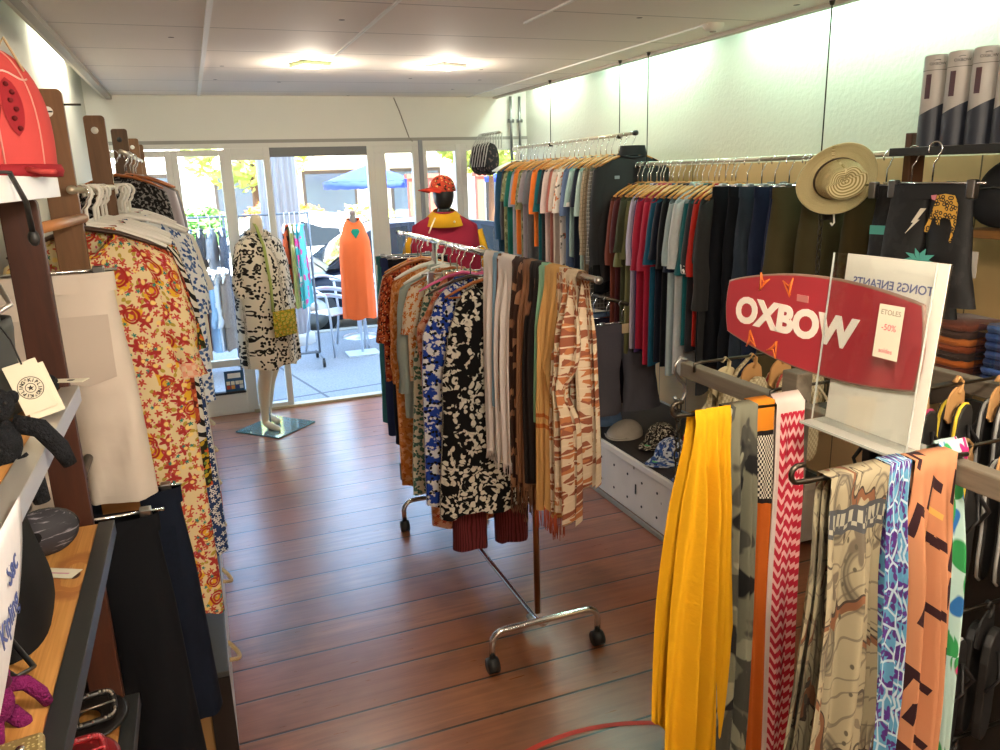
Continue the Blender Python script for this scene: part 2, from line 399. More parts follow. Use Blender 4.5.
door1 = window('door_1', .275, .61, .0, 2.09, .05)
struct('transom', box(.325, .56, YW-.02, YW+.02, 2.0, 2.04), FR, door1)
tr = struct('trim_10', box(.61, 1.37, YW-.03, YW+.03, 2.02, 2.09), M('dark_transom', '#6c6d6c', .5))
struct('trim_11', box(.285, 1.40, YW-.05, YW+.04, 0, .022), M('threshold', '#b9a888', .5))
struct('trim_12', box(XL, XR, YW-.03, YW+.04, 2.09, 2.135), FR)
d2 = window('door_2', 1.37, 1.81, .0, 2.09, .06)
struct('stile', box(1.43, 1.52, YW-.028, YW+.028, .06, 2.03), FR, d2)
window('window_3', 1.82, 2.17, .0, 2.09, .05); window('window_4', 2.17, XR, .0, 2.09, .05)
struct('trim_13', box(1.80, 1.83, YW-.06, YW+.05, 0, 2.13), M('grey_post', '#8f9094', .5))
st = thing('card_sticker', 'blue white and orange card payment sticker on the low window pane', 'sticker', (.158, YW-.008, .27))
box(-.075, .075, 0, .002, -.08, .09).build('sticker_sheet', M('sticker_blue', '#1d4f73', .5), st, smooth=False)
box(-.05, .05, -.001, .001, .03, .07).build('white_field', WHITE, st, smooth=False)
for i, (x, c) in enumerate(((-.05, '#b3402c'), (-.015, '#d8903a'), (.02, '#2c3a86'), (.05, '#d9d9d9'))):
    box(x-.014, x+.014, -.001, .001, -.06, -.03).build('card_mark', M('mark'+c, c, .5), st, smooth=False)
    box(x-.014, x+.014, -.001, .001, -.025, .005).build('card_mark', M('mark'+'#e8e2d0', '#e8e2d0', .5), st, smooth=False)
# cable on the front wall
tag(MB().tube([(1.62, YW-.026, 2.46), (1.66, YW-.026, 2.36), (1.73, YW-.026, 2.15), (1.75, YW-.05, 2.12)], .005).build('wall_cable', M('cable', '#8e877b', .6)), 'thin grey cable running down the white wall above the door', 'cable')
# pipes in the right corner
for i, x in enumerate((2.62, 2.70)):
    p = thing('wall_pipe', ['thin grey pipe nearer the window in the right corner', 'thin grey pipe nearer the right wall in the corner'][i], 'pipe', (x, 6.42, 2.1))
    MB().tube([(0, 0, -.15), (0, 0, .37)], .012).build('pipe_run', STEEL, p); box(-.02, .02, -.016, .03, .16, .19).build('clip', STEEL, p)
# lamps
for i, (x, y) in enumerate(LAMPS[:2]):
    l = thing('ceiling_light', ['square recessed ceiling lamp left of the other, with a green rim', 'square recessed ceiling lamp on the right, warm white'][i], 'lamp', (x, y, ZC), .35)
    m_ = MB(); R = .085
    for a, b_, c, d in ((-R, R, -R, -R+.016), (-R, R, R-.016, R), (-R, -R+.016, -R+.016, R-.016), (R-.016, R, -R+.016, R-.016)): m_.box(a, b_, c, d, -.02, -.001)
    m_.build('frame', WHITE if i else M('greenish_rim', '#cfe8b0', .4), l, smooth=False, bevel=.003)
    box(-.068, .068, -.068, .068, -.012, -.004).build('diffuser', M('lamp_glow', '#fff4dc', .5, emit=14), l, smooth=False)
for i, (x, y) in enumerate(LAMPS[2:]):  # fittings for the added lamps, out of view, brightening ceiling and foreground
    l = thing('added_pendant_lamp', 'white pendant lamp hanging behind the viewer', 'lamp', (x, y, ZC), 0, 'ceiling lamps behind the viewer')
    MB().lathe([(0, -.02), (.05, -.018), (.055, 0)], 20).build('ceiling_rose', WHITE, l); MB().tube([(0, 0, -.02), (0, 0, -.2)], .004, 6).build('cord', BLACKP, l)
    MB().lathe([(.02, -.2), (.05, -.21), (.11, -.25), (.12, -.26)], 20).build('shade', WHITE, l)
tubem = M('tube_glow', '#e8fff4', .5, emit=10)
for i, (x, y, l_) in enumerate(((2.66, 5.85, .8), (2.66, 4.45, 1.1), (2.66, 2.75, 1.5), (2.66, .9, 1.4), (-.56, 5.1, 1.1))):
    l = thing('fluorescent_tube', ['strip light in the right cove nearest the windows', 'second strip light from the windows in the right cove', 'long strip light in the right cove above the straw hat', 'strip light in the right cove nearest the viewer', 'strip light in the left cove above the wooden posts'][i], 'strip light', (x, y, 2.66))
    MB().tube([(0, -l_/2, 0), (0, l_/2, 0)], .013, 10).build('tube', tubem, l); box(-.03, .03, -l_/2-.03, l_/2+.03, .02, .09).build('batten', WHITE, l, smooth=False)
s = thing('smoke_detector', 'small round white detector on the ceiling at right', 'detector', (2.29, 3.17, ZC))
MB().lathe([(0, -.03), (.03, -.03), (.045, -.015), (.05, 0)], 20).build('housing', M('detector_white', '#d8cfc2', .5), s); MB().lathe([(0, -.036), (.014, -.034), (.016, -.029)], 12).build('sensor', M('sensor_grey', '#8a8278', .5), s)
# red ring marked on the floor
def ringfn(u, v): a = 2*pi*u; r = .66+.02*v; return (r*cos(a), r*sin(a), .0015)
fs = MB().grid(ringfn, 96, 1, cu=True).build('floor_sticker', M('red_tape', '#c4301f', .5), loc=(.98, 1.35, 0)); tag(fs, 'red ring marked on the wooden floor in the foreground', 'floor marking')
# ------------------------------------------------------------------ clothing builders
def hanger(kind, label, loc, rz=0, group=None):
    if len(label.split()) > 16: label = label.split(' on the ')[0].split(' at the right end')[0]
    h = thing('clothes_hanger', label, 'hanger', loc, rz, group)
    hm = CHROME if kind != 'white' else WHITE
    MB().tube([(0, 0, -.11), (0, 0, -.055), (.012, 0, -.04)]+arc((0, 0, -.012), .022, -.9, pi+.5, 10), .0028 if kind != 'white' else .005, 6).build('hook', hm, h)
    if kind == 'clip':
        MB().tube([(-.17, 0, -.115), (.17, 0, -.115)], .004, 8).build('crossbar', CHROME, h)
        for s in (-1, 1):
            c = MB().box(s*.13-.013, s*.13+.013, -.014, .014, -.16, -.105).build('clip', M('clip_metal', '#8d8d8f', .3, metal=1), h, smooth=False, bevel=.003)
            MB().tube([(s*.13-.012, 0, -.112), (s*.13+.012, 0, -.112)], .008, 8).build('spring', STEEL, c)
    else:
        mt = {'wood': WOODY, 'orange': WOODO, 'white': WHITE, 'dark': M('dark_hanger_wood', '#3b2418', .4), 'pink': M('pink_plastic', '#d8568c', .4)}[kind]
        pts = [(-.2, 0, -.175), (-.15, -.004, -.15), (-.08, -.006, -.122), (0, -.006, -.105), (.08, -.006, -.122), (.15, -.004, -.15), (.2, 0, -.175)]
        MB().tube(pts, [.007, .011, .013, .015, .013, .011, .007], 8, flat=.55 if kind != 'white' else .8).build('shoulder_bar', mt, h)
        if kind in ('wood', 'orange'): MB().tube([(-.185, 0, -.178), (.185, 0, -.178)], .0045, 6).build('trouser_bar', mt, h)
    return h
def body_fn(L, sh, ch, hem, thick, neck, nd, fold, seed, drop=.115, slope=.075, waist=None):
    r = random.Random(seed); f = [r.uniform(24, 34), r.uniform(40, 55), r.uniform(60, 85)]; ph = [r.uniform(0, 6.3) for _ in range(6)]
    W = [(0, neck), (.03, neck+(sh-neck)*.45), (slope, sh-.015), (slope+.03, sh), (.24, ch), (min(.42, L*.6), waist or (ch+hem)/2), (L, hem)]
    D = [(0, max(.03, thick*.5)), (slope, max(.028, thick*.62)), (.24, thick), (L, thick*1.1)]
    def fn(u, t):
        z = t*L; a = 2*pi*u; w = lerp_prof(W, z); d = lerp_prof(D, z); ca, sa = cos(a), sin(a)
        x = w*math.copysign(abs(ca)**.85, ca); A = fold*smooth(.1, max(.5, L*.8), z)
        y = d*sa + A*(sin(f[0]*x+ph[0])+.6*sin(f[1]*x+ph[1])) + A*.7*sa*sin(f[2]*x+ph[2]+z*2)
        zz = -drop - z - t*t*.012*sin(f[0]*x+ph[3])
        if sa < 0: zz -= nd*exp(-(x/neck)**2*1.2)*max(0, 1-z/.12)
        return (x, y, zz, x+(0 if sa < 0 else .7), zz)
    return fn
def garment(name, label, cat, mat, loc, rz=0, L=.72, sh=.21, ch=.225, hem=.23, thick=.045, neck=.07, nd=.05, fold=.008, seed=1, sleeve=.22, sw=.085, cuff=None, out=.35, group=None, collar=None, sleevemat=None, placket=False, nu=44, nv=22, strap=False, drop=.115, waist=None, hemband=None, shirtcollar=False):
    g = thing(name, label, cat, loc, rz, group)
    fn = body_fn(L, sh, ch, hem, thick, neck, nd, fold, seed, drop, waist=waist)
    MB().grid(fn, nu, nv, cu=True).build('body', mat, g)
    cm = collar or mat
    MB().tube([fn(i/28, 0)[:3] for i in range(28)], .0065 if not shirtcollar else .012, 6, closed=True, flat=1.6).build('neckline', cm, g)
    if shirtcollar:
        for s in (-1, 1):
            MB().prism([(0, -drop-.045), (s*.075, -drop-.055), (s*.07, -drop+.005), (s*.03, -drop+.012)][::s], -.04, -.032).build('collar_flap', cm, g, smooth=False, bevel=.002)
    if placket:
        b = MB().grid(lambda u, v: (lambda p: (p[0]*0+(u-.5)*.028, p[1]-.004, p[2]))(fn(.75, .1+.88*v)), 2, 24).build('placket', cm, g)
        for k in range(5): p = fn(.75, .14+.18*k); MB().ell((0, p[1]-.007, p[2]), (.006, .003, .006), 8, 5).build('button', M('button', '#e6e0d4', .4), b)
    if hemband:
        MB().grid(lambda u, v: (lambda p: (p[0]*1.02, p[1]*1.04, p[2], p[3], p[4]))(fn(u, .94+.06*v)), nu, 2, cu=True).build('hem_band', hemband, g)
    if sleeve:
        rr = random.Random(seed+5); ph = rr.uniform(0, 6)
        for s in (-1, 1):
            def sf(u, v, s=s):
                a = 2*pi*u; l_ = v*sleeve; bend = out*exp(-v*1.2*sleeve/.3)
                cx = sh-.05+.03*v+l_*bend*.55; cz = -drop-.085-l_*(1-.12*bend)+.035*(1-v)
                wd = sw*(1-.25*v*(1 if sleeve > .4 else .2)); q = .03+.006*v
                fo = fold*.7*sin(9*a+ph)*v+fold*.6*sin(30*l_+ph+a)*v
                return (s*(cx+(wd*.62+fo)*cos(a)), (q+fo)*sin(a)*1.0+fold*sin(l_*14+ph)*v, cz-.35*wd*cos(a)*(1-v)+(.012 if v > .99 else 0)*0, a*.06+s, cz)
            k = MB().grid(sf, 20, 12, cu=True, flip=s < 0).build('sleeve', sleevemat or mat, g)
            if cuff: MB().grid(lambda u, v: (lambda p: ((p[0]), p[1]*1.08, p[2]-.002, p[3], p[4]))(sf(u, .88+.12*v)), 20, 2, cu=True, flip=s < 0).build('cuff', cuff, k)
    return g
def trousers(name, label, cat, mat, loc, rz=0, L=.95, w=.19, hem=.1, thick=.045, drop=.13, seed=1, group=None, pocket=None, patch=None, crotch=.27, fold=.006, band=None):
    g = thing(name, label, cat, loc, rz, group); r = random.Random(seed); ph = [r.uniform(0, 6) for _ in range(6)]
    for s in (-1, 1):
        def fn(u, v, s=s):
            a = 2*pi*u; z = v*L; q = smooth(crotch*.5, crotch*1.2, z)
            hw = w*.5+(.012*smooth(0, crotch, z)); hw = hw*(1-q)+(hem+(w*.5-hem)*max(0, 1-(z-crotch)/max(.05, L-crotch)))*q if z > crotch*.5 else hw
            cx = w*.5+.012*q+.02*v; d = thick*(.65+.35*smooth(0, .2, z))
            y = d*sin(a)+fold*smooth(.05, .5, z)*(sin(38*hw*cos(a)+ph[0]+s)+1.1*sin(16*z+ph[1]+6*cos(a))+.6*sin(44*z+ph[3]+9*cos(a))) + fold*.5*sin(a)*sin(70*z+ph[2])*(1-smooth(.0, .5, abs(z-crotch)))
            return (s*(cx+hw*math.copysign(abs(cos(a))**.8, cos(a))), y, -drop-z, a*.1+s, -drop-z)
        l_ = MB().grid(fn, 26, 22, cu=True, flip=s < 0).build('leg', mat, g)
        MB().grid(lambda u, v: (lambda p: (p[0], p[1]*1.05, p[2], p[3], p[4]))(fn(u, .965+.035*v)), 26, 1, cu=True, flip=s < 0).build('hem', mat, l_)
        if pocket:
            MB().grid(lambda u, v: (s*(w*.5)+(u-.5)*.125, fn(.75, .12+.14*v/ L)[1]-.0045-.002*sin(pi*u), -drop-.085-.15*v+(-.018*(1-abs(2*u-1)) if v > .9 else 0)), 8, 6).build('back_pocket', pocket, g)
    def wb(u, v): a = 2*pi*u; return ((w+.008)*math.copysign(abs(cos(a))**.7, cos(a)), thick*.72*sin(a), -drop+.012-.045*v, a*.2, v*.045)
    b = MB().grid(wb, 40, 3, cu=True).build('waistband', band or mat, g)
    if patch: box(-.045, .045, -.004, .0, -.03, .025).build('leather_patch', patch, b, smooth=False, loc=(.02, -thick*.72-.002, -drop-.012))
    return g
def scarf(name, label, mat, loc, rz=0, W=.1, Lf=.8, Lb=.75, flare=1.5, amp=.018, k=3.0, seed=1, rbar=.014, group=None, fringe=None, knot=None, lean=0.0, layers=2, nu=54, back=True, skew=0.0, plump=1.0, uvs=1.0):
    """scarf folded over a bar that runs along local x; front faces -y"""
    g = thing(name, label, 'scarf', loc, rz, group); r = random.Random(seed); ph = [r.uniform(0, 6.3) for _ in range(8)]
    R0 = rbar+.006; T = Lf+Lb+pi*R0
    def fn(u, v, off=0.0, wid=1.0):
        s = v*T; x0 = (u-.5)
        if s < Lb: z = -(Lb-s); side = 1; dd = Lb-s
        elif s < Lb+pi*R0: a = (s-Lb)/R0; z = R0*sin(a); side = cos(a); dd = 0
        else: dd = s-Lb-pi*R0; z = -dd; side = -1
        q = smooth(0, .45, dd); fl = (1+(flare-1)*smooth(0, .7, dd))*wid
        kn = 1.0
        if knot and side < 0: kn = 1-.45*exp(-((dd-knot)/.07)**2)
        A = amp*(.04+.96*smooth(0, .22, dd))*plump
        wv = sin(2*pi*k*x0+ph[0]+.5*sin(dd*3+ph[1]))+.45*sin(2*pi*k*2.3*x0+ph[2]+dd*1.5)
        y = side*(R0+off+.012*q*(1 if side < 0 else .7))+A*wv*(1 if side >= 0 else 1)*(kn if kn < 1 else 1)+(-.02*exp(-((dd-knot)/.06)**2) if knot and side < 0 else 0)
        x = W*fl*kn*(x0+.05*sin(2*pi*k*x0*1.0+ph[3])*q)+lean*dd+skew*x0*z*0+.008*sin(dd*5+ph[4])*q
        if dd == 0: z += 0
        z -= .02*sin(2*pi*k*.7*x0+ph[5])*smooth(.3, .8, dd)
        return (x, y-(.004 if side < 0 else -.004), z+.0, (u-.5)*W*flare*2.2*uvs, (s-Lb)*uvs)
    b = MB().grid(fn, nu, 64).build('cloth', mat, g)
    for j in range(layers-1):
        MB().grid(lambda u, v: fn(u, v, -.006 if j == 0 else -.009, .86), nu//2, 40).build('inner_fold', mat, g)
    if fringe:
        mb = MB(); L_, fm = fringe
        for side in (0, 1):
            for i in range(46):
                p = Vector(fn((i+.5)/46, 1.0 if side else 0.0)[:3]); q = p+Vector((r.uniform(-.006, .006), r.uniform(-.006, .006), -L_*r.uniform(.7, 1)))
                mb.tube([p, (p+q)/2+Vector((r.uniform(-.003, .003), 0, 0)), q], .0014, 4)
        f = mb.build('fringe', fm, g); f['kind'] = 'stuff'
    return g
DENIM = M('dark_denim', '#101724', .85, [('stripe', 900, .8, .5, 0, '#151d30'), ('blur', 12, .4, '#05070c')])
NAVY = M('navy_cotton', '#171b2a', .85, [('blur', 20, .3, '#0a0c14')])
# ------------------------------------------------------------------ printed cloths
P_YFLORAL = M('yellow_floral', '#d6c294', .85, [('blur', 9, .5, '#decfa8'), ('leaf', 20, .42, .6, '#a8923a'), ('flower', 26, .4, .75, '#b94a36'), ('leaf', 11, .62, (.0, .4), '#d6a52a'), ('ring', 11, .2, .05, .4, '#a8342a'), ('flower', 14, .42, (.55, 1), '#a2302e'), ('dot', 14, .13, 1, '#e8c87a'), ('ring', 11, .33, .05, .35, '#9c2420'), ('flower', 30, .28, (.7, .9), '#2c7a70'), ('dot', 55, .22, .25, '#c2566a')], stretch=(1.45, 1.45, 1), warp=(14, .03))
P_CORAL = M('coral_print', '#b04a2c', .85, [('noise', 30, .52, .03, '#5c1e16'), ('dot', 34, .3, .5, '#d88a58'), ('flower', 20, .3, .4, '#30160f')], stretch=(1.45, 1.45, 1))
P_ZEBRA = M('black_white_print', '#ded8cc', .85, [('stripe', 20, .9, .45, 3.0, '#1c1a1a')], stretch=(1.45, 1.45, 1))
P_GREENY = M('yellow_green_print', '#2c2a1a', .85, [('leaf', 17, .48, .8, '#c9a52e'), ('flower', 22, .36, .6, '#d8602e'), ('dot', 30, .25, .5, '#6e8a3c')], stretch=(1.45, 1.45, 1))
P_PURPLE = M('purple_ochre_print', '#c88a2e', .85, [('noise', 14, .52, .03, '#6e4a78'), ('ring', 15, .3, .06, .8, '#e0b64a')], stretch=(1.45, 1.45, 1))
P_BLUEFL = M('blue_floral', '#28406e', .85, [('flower', 32, .46, .95, '#e4e4e2'), ('dot', 32, .1, 1, '#28406e')], stretch=(1.45, 1.45, 1))
P_BLUEW = M('blue_white_leaf', '#dfe2e4', .85, [('leaf', 20, .5, .9, '#34548c'), ('noise', 24, .6, .03, '#4c6ca0')], stretch=(1.45, 1.45, 1))
P_LEOP = M('dalmatian_print', '#d6c9b4', .85, [('dot', 30, .3, .5, '#1c1613'), ('leaf', 19, .46, .6, '#1a1512'), ('ring', 14, .28, .1, .35, '#2a221c'), ('dot', 17, .3, .3, '#17120f')], stretch=(1.2, 1.2, 1), warp=(20, .03))
P_CROCHET = M('crochet', '#b79a2e', .9, [('check', 26, '#8f8a2a'), ('flower', 26, .42, .9, '#c9b858'), ('dot', 26, .18, 1, '#c8842a'), ('edge', 26, .05, '#5e6a24')], stretch=(1.45, 1.45, 1))
P_BWFL = M('black_white_floral', '#121113', .85, [('leaf', 17, .62, .8, '#ded8ca'), ('leaf', 25, .5, .6, '#cfc8b8'), ('flower', 12, .42, .45, '#e0dacc'), ('dot', 12, .12, .45, '#121113'), ('noise', 26, .6, .02, '#121113')], stretch=(1.25, 1.25, 1), warp=(14, .05))
P_GREENLEAF = M('green_leaf_print', '#d8d2ba', .85, [('leaf', 18, .62, .95, '#53786a'), ('leaf', 27, .5, .8, '#3d6456')], stretch=(1.45, 1.45, 1))
P_ORANGEP = M('orange_mottled', '#d0803e', .85, [('noise', 26, .54, .05, '#e0a878'), ('noise', 40, .6, .03, '#b8622a')], stretch=(1.45, 1.45, 1))
P_ORWHITE = M('orange_white_print', '#dccab0', .85, [('flower', 22, .42, .8, '#d0702c'), ('leaf', 26, .4, .6, '#c8843c')], stretch=(1.45, 1.45, 1))
P_BLUEBLK = M('blue_black_white_print', '#d8d8dc', .85, [('noise', 16, .48, .02, '#1f3f9c'), ('leaf', 18, .5, .7, '#17171c'), ('flower', 24, .3, .5, '#e8e6e0')], stretch=(1.7, 1.7, 1))
P_REDBLK = M('red_black_print', '#8c2f1e', .85, [('noise', 30, .5, .03, '#c8663a'), ('leaf', 26, .45, .6, '#241512'), ('dot', 40, .2, .4, '#e0b48c')], stretch=(1.45, 1.45, 1))
P_MINTW = M('mint_linen', '#a5afa8', .85, [('blur', 14, .3, '#7c8880')])
P_MAROON = M('maroon_crinkle', '#7c3438', .85, [('stripe', 60, 0, .35, 1.5, '#54201f')], bump=('rib', 700, .4))
P_PINKW = M('pink_orange_print', '#c87a52', .85, [('noise', 24, .5, .04, '#dca88c'), ('flower', 22, .35, .5, '#b04a38')], stretch=(1.45, 1.45, 1))
S_WHITE = M('scarf_white', '#f0e6e2', .9, [('blur', 12, .1, '#cfc2bc')], bump=('weave', 2600, .25))
S_BROWN = M('scarf_brown_waves', '#3f2a22', .85, [('stripe', 9, 1.1, .28, 2.6, '#a5795a'), ('noise', 5, .6, .02, '#8a5a42')])
S_TAUPE = M('scarf_taupe', '#8d6347', .85, [('blur', 8, .35, '#5b3c2c'), ('noise', 6, .66, .02, '#caa37e')])
S_BLACK = M('scarf_black_spot', '#231d1c', .85, [('dot', 9, .25, .35, '#8a6048')])
S_MINT = M('scarf_mint', '#8fc0a0', .85, [('blur', 9, .2, '#5f8f74')])
S_SAND = M('scarf_sand', '#cfa163', .85, [('blur', 9, .2, '#a87a44'), ('band', 1, .55, .563, '#b0602a'), ('band', 1, .585, .6, '#b0602a')])
S_BRICK = M('scarf_brick_print', '#d3c0a4', .85, [('cells', 19, .36, '#935840'), ('cells', 23, .2, '#b8744a'), ('stripe', 14, pi/2, .16, .6, '#d8c6ac')], stretch=(1.5, 2.2, 1))
S_YELLOW = M('scarf_yellow', '#d09a12', .85, [('blur', 9, .25, '#c98a06')], bump=('noise', 120, .2))
S_CAMO = M('scarf_camo', '#6e6d5c', .85, [('noise', 9, .5, .01, '#45443d'), ('noise', 7, .54, .01, '#1e1d1d'), ('noise', 10.5, .6, .01, '#8a8974')])
S_ORANGE = M('scarf_orange_border', '#b4581a', .85, [('blur', 10, .25, '#8e3f10'), ('band', 1, -.5, .095, '#c87a1c'), ('band', 1, .10, .235, '#cfc6b6'), ('bandcheck', 170, .10, .235, '#1d1818'), ('band', 1, .092, .102, '#1a1414'), ('band', 1, .233, .243, '#1a1414')])
S_ZIG = M('scarf_red_zigzag', '#b02438', .85, [('zig', 38, .42, '#d9a9a4'), ('band', 0, -.3, -.055, '#c9b8b0'), ('band', 1, -.4, .06, '#c9b8b0')], stretch=(1, 1, 1))
S_BRIDLE = M('scarf_bridle_print', '#8c826a', .85, [('blur', 7, .2, '#6e654e'), ('stripe', 26, 1.2, .12, 5, '#6b6150'), ('ring', 6, .3, .03, .7, '#4e473c'), ('ring', 6, .36, .016, .9, '#564e42'), ('ring', 6, .24, .016, .9, '#564e42'), ('stripe', 4.5, 1.9, .11, 1.8, '#6a4630'), ('stripe', 4.5, 1.9, .03, 1.8, '#3a3028'), ('stripe', 3, .5, .04, 2.4, '#433c34'), ('flower', 8, .3, .3, '#5c5346'), ('dot', 36, .16, .22, '#4c4538'), ('band', 1, .085, .125, '#3f4043'), ('bandcheck', 45, .092, .118, '#8c8878'), ('band', 1, .55, .57, '#6e4630')], warp=(7, .03))
S_VIOLET = M('scarf_violet_ikat', '#4f86a4', .85, [('flower', 26, .5, .9, '#4d2b74'), ('leaf', 30, .5, .7, '#4a2868'), ('edge', 24, .06, '#a9bcc6')], stretch=(2.0, 1.2, 1))
S_PEACH = M('scarf_peach_marks', '#b27a58', .85, [('blur', 8, .18, '#9a5c3a'), ('chev', 11, .34, .7, '#301a1e'), ('chev', 7.3, .22, .25, '#c2974e')], stretch=(.85, 1.0, 1))
S_TROPIC = M('scarf_tropic', '#a9c4bd', .85, [('noise', 9, .57, .01, '#2c64a0'), ('leaf', 9, .55, .6, '#2f8448'), ('flower', 10, .4, (.7, .95), '#b02868')])
# ------------------------------------------------------------------ fixed furniture
def bar_thing(name, label, cat, pts, r, mat, group=None, ends=None):
    t = thing(name, label, cat, pts[0], 0, group); o = Vector(pts[0])
    MB().tube([Vector(p)-o for p in pts], r, 12).build('bar', mat, t)
    if ends:
        for p in (pts[0], pts[-1]):
            d = (Vector(pts[-1])-Vector(pts[0])).normalized(); q = Vector(p)-o
            MB().tube([q-d*.012, q+d*.012], r*1.35, 12).build('end_cap', ends, t)
    return t
RAILM = M('rail_metal', '#c9bda8', .4, metal=.7)
XRAIL = 2.45
bar_thing('clothes_rail', 'long metal clothes rail hung on wires by the right wall nearest the windows', 'clothes rail', [(XRAIL, 5.95, 2.035), (XRAIL, 4.10, 2.05)], .011, RAILM, ends=BLACKP)
bar_thing('clothes_rail', 'metal clothes rail by the right wall behind the straw hat', 'clothes rail', [(XRAIL, 4.13, 1.875), (XRAIL, 2.15, 1.875)], .011, RAILM, ends=RAILM)
bar_thing('clothes_rail', 'low metal rail holding grey shorts by the right wall', 'clothes rail', [(XRAIL-.22, 4.6, 1.11), (XRAIL-.22, 3.79, 1.11)], .011, DKSTEEL)
bar_thing('clothes_rail', 'short upper rail holding grey hats and straps in the far right corner', 'clothes rail', [(2.35, 6.42, 2.16), (2.35, 5.98, 2.16)], .01, RAILM)
for y, zb, zt in ((3.97, 1.886, 2.47), (4.283, 2.05, 2.47), (5.263, 2.045, 2.47), (2.62, 1.886, 2.47)):
    k = {3.97: 'thin wire holding the far end of the rail of T-shirts', 4.283: 'thin wire holding the near end of the far rail, above the black jacket', 5.263: 'thin wire holding the middle of the far rail', 2.62: 'thin dark wire from the ceiling down to the straw hat'}[y]
    wr = thing('hanging_wire', k, 'wire', (XRAIL, y, zb)); MB().tube([(0, 0, -.01), (0, 0, zt-zb-.005)], .003, 6).build('wire', DKSTEEL, wr)
    MB().tube([(0, -.012, -.011), (0, .012, -.011)], .0145, 10).build('rail_ring', DKSTEEL, wr)
    MB().lathe([(0, zt-zb-.02), (.008, zt-zb-.018), (.012, zt-zb-.002)], 10).build('ceiling_hook', DKSTEEL, wr)
# benches with perforated fronts
WBOX = M('white_box', '#e8e4dc', .6, [('blur', 5, .2, '#8e877c'), ('noise', 22, .72, .02, '#7c7468')], coord='Object')
DKTOP = M('bench_top_dark', '#2c221c', .5, [('grain', 6, (8, .6, 8), .5, .2, '#1b1512')], coord='Object')
b = thing('display_bench', 'white low bench with drilled front along the right wall, caps on its dark top', 'bench', (2.05, 2.75, 0))
MB().box(0, .68, 0, 3.3, .03, .305).build('body', WBOX, b, smooth=False, bevel=.004)
MB().box(-.008, .69, -.005, 3.3, .305, .34).build('top_edge', M('white_lip', '#ece8e0', .5), b, smooth=False, bevel=.004)
MB().box(0.012, .69, 0, 3.29, .34, .348).build('top', DKTOP, b, smooth=False)
MB().box(-.012, 0, 0, 3.3, 0, .028).build('plinth', M('grey_plinth', '#9a958c', .6), b, smooth=False, bevel=.003)
hl = MB()
for i in range(22):
    for z in (.1, .235):
        y = .12+i*.148; hl.tube([(-.002, y, z), (.004, y, z)], .0075, 10)
h = hl.build('drilled_holes', BLACKP, b)
for i in range(2): MB().box(-.002, .003, .62+i*1.3, .632+i*1.3, .15, .205).build('slot', BLACKP, b, smooth=False)
b = thing('drawer_bench', 'white low cabinet with rope handles under the clothes along the left wall', 'cabinet', (-.065, 2.38, 0))
MB().box(-.5, -.012, .0, 3.6, .0, .30).build('body', M('tan_panel', '#9a7648', .6, [('blur', 9, .2, '#6e5230')], coord='Object'), b, smooth=False)
MB().box(-.52, .0, -.012, 3.6, .30, .322).build('top', M('dark_grey_board', '#3b3c3c', .5), b, smooth=False, bevel=.003)
MB().box(-.07, .0, -.014, .0, .0, .30).build('corner_post', M('black_board', '#17120f', .5), b, smooth=False)
for i in range(6):
    d = MB().box(-.012, .0, .008+i*.6, .592+i*.6, .012, .296).build('drawer', M('white_drawer', '#c9ccd0', .5), b, smooth=False, bevel=.003)
    y = .30+i*.6; pts = [(0, y-.06, .2)]+[(.035*sin(pi*t/8), y-.06+.12*t/8, .2-.03*sin(pi*t/8)) for t in range(1, 8)]+[(0, y+.06, .2)]
    MB().tube(pts, .008, 8).build('rope_handle', M('rope', '#cdb48c', .9, [('stripe', 160, 1, .4, 0, '#a88c60')]), d)
# left wooden posts
POSTW = M('post_wood', '#7a5230', .5, [('grain', 5, (9, 9, .7), .5, .22, '#60401f')], coord='Object')
POSTD = M('post_wood_dark', '#4a2414', .5, [('grain', 5, (9, 9, .7), .5, .22, '#34180d')], coord='Object')
def post(label, x1, y, ztop, wd=.066, mat=POSTW, hole=True, z0=0.0):
    p = thing('wooden_post', label, 'post', (x1-wd/2, y, z0)); h_ = ztop-z0; r = .012
    poly = [(-wd/2, 0), (wd/2, 0)]+[(wd/2-r+r*cos(a), h_-r+r*sin(a)) for a in (0, .5, 1.05, pi/2)]+[(-wd/2+r-r*sin(a), h_-r+r*cos(a)) for a in (0, .5, 1.05, pi/2)]
    MB().prism(poly, -.012, .012).build('board', mat, p, smooth=False, bevel=.002)
    if hole:
        q = MB(); q.tube([(-.002, -.0135, h_-.055), (-.002, -.0122, h_-.055)], .013, 16); o = q.build('hole_disc', WHITE if hole != 'dark' else BLACKP, p)
        if hole == 'bolt': MB().box(-.014, .01, -.0142, -.0134, h_-.057, h_-.053).build('slot', BLACKP, o, smooth=False)
    return p
post('dark wooden post in front of the white trousers, at the end of the left shelves', -.27, 1.715, 1.83, .064, POSTD, False)
p = post('brown wooden post with a slotted white disc, beside the red cap', -.271, 2.335, 2.087, .072, hole='bolt')
MB().tube([(.036, .0, 2.05), (.075, .0, 2.05)], .003, 6).build('peg', DKSTEEL, p)
post('brown wooden post with a round white hole, second behind the red cap', -.271, 3.46, 2.107, .073)
post('darker brown wooden post behind the silver hanger hooks', -.271, 4.72, 2.133, .078, M('post_wood_grey', '#66482c', .5, [('grain', 5, (9, 9, .7), .5, .22, '#4a331c')], coord='Object'), 'dark')
post('brown wooden post half hidden by the grey jackets', -.271, 5.75, 2.135, .075)
post('last small brown wooden post nearest the windows on the left', -.271, 6.3, 2.12, .07, hole='dark')
bar_thing('wooden_rod', 'round wooden rod ending in front of the brown post on the left', 'rod', [(-.30, 1.735, 1.768), (-.265, 2.31, 1.768)], .012, M('rod_wood', '#b67a4a', .5))
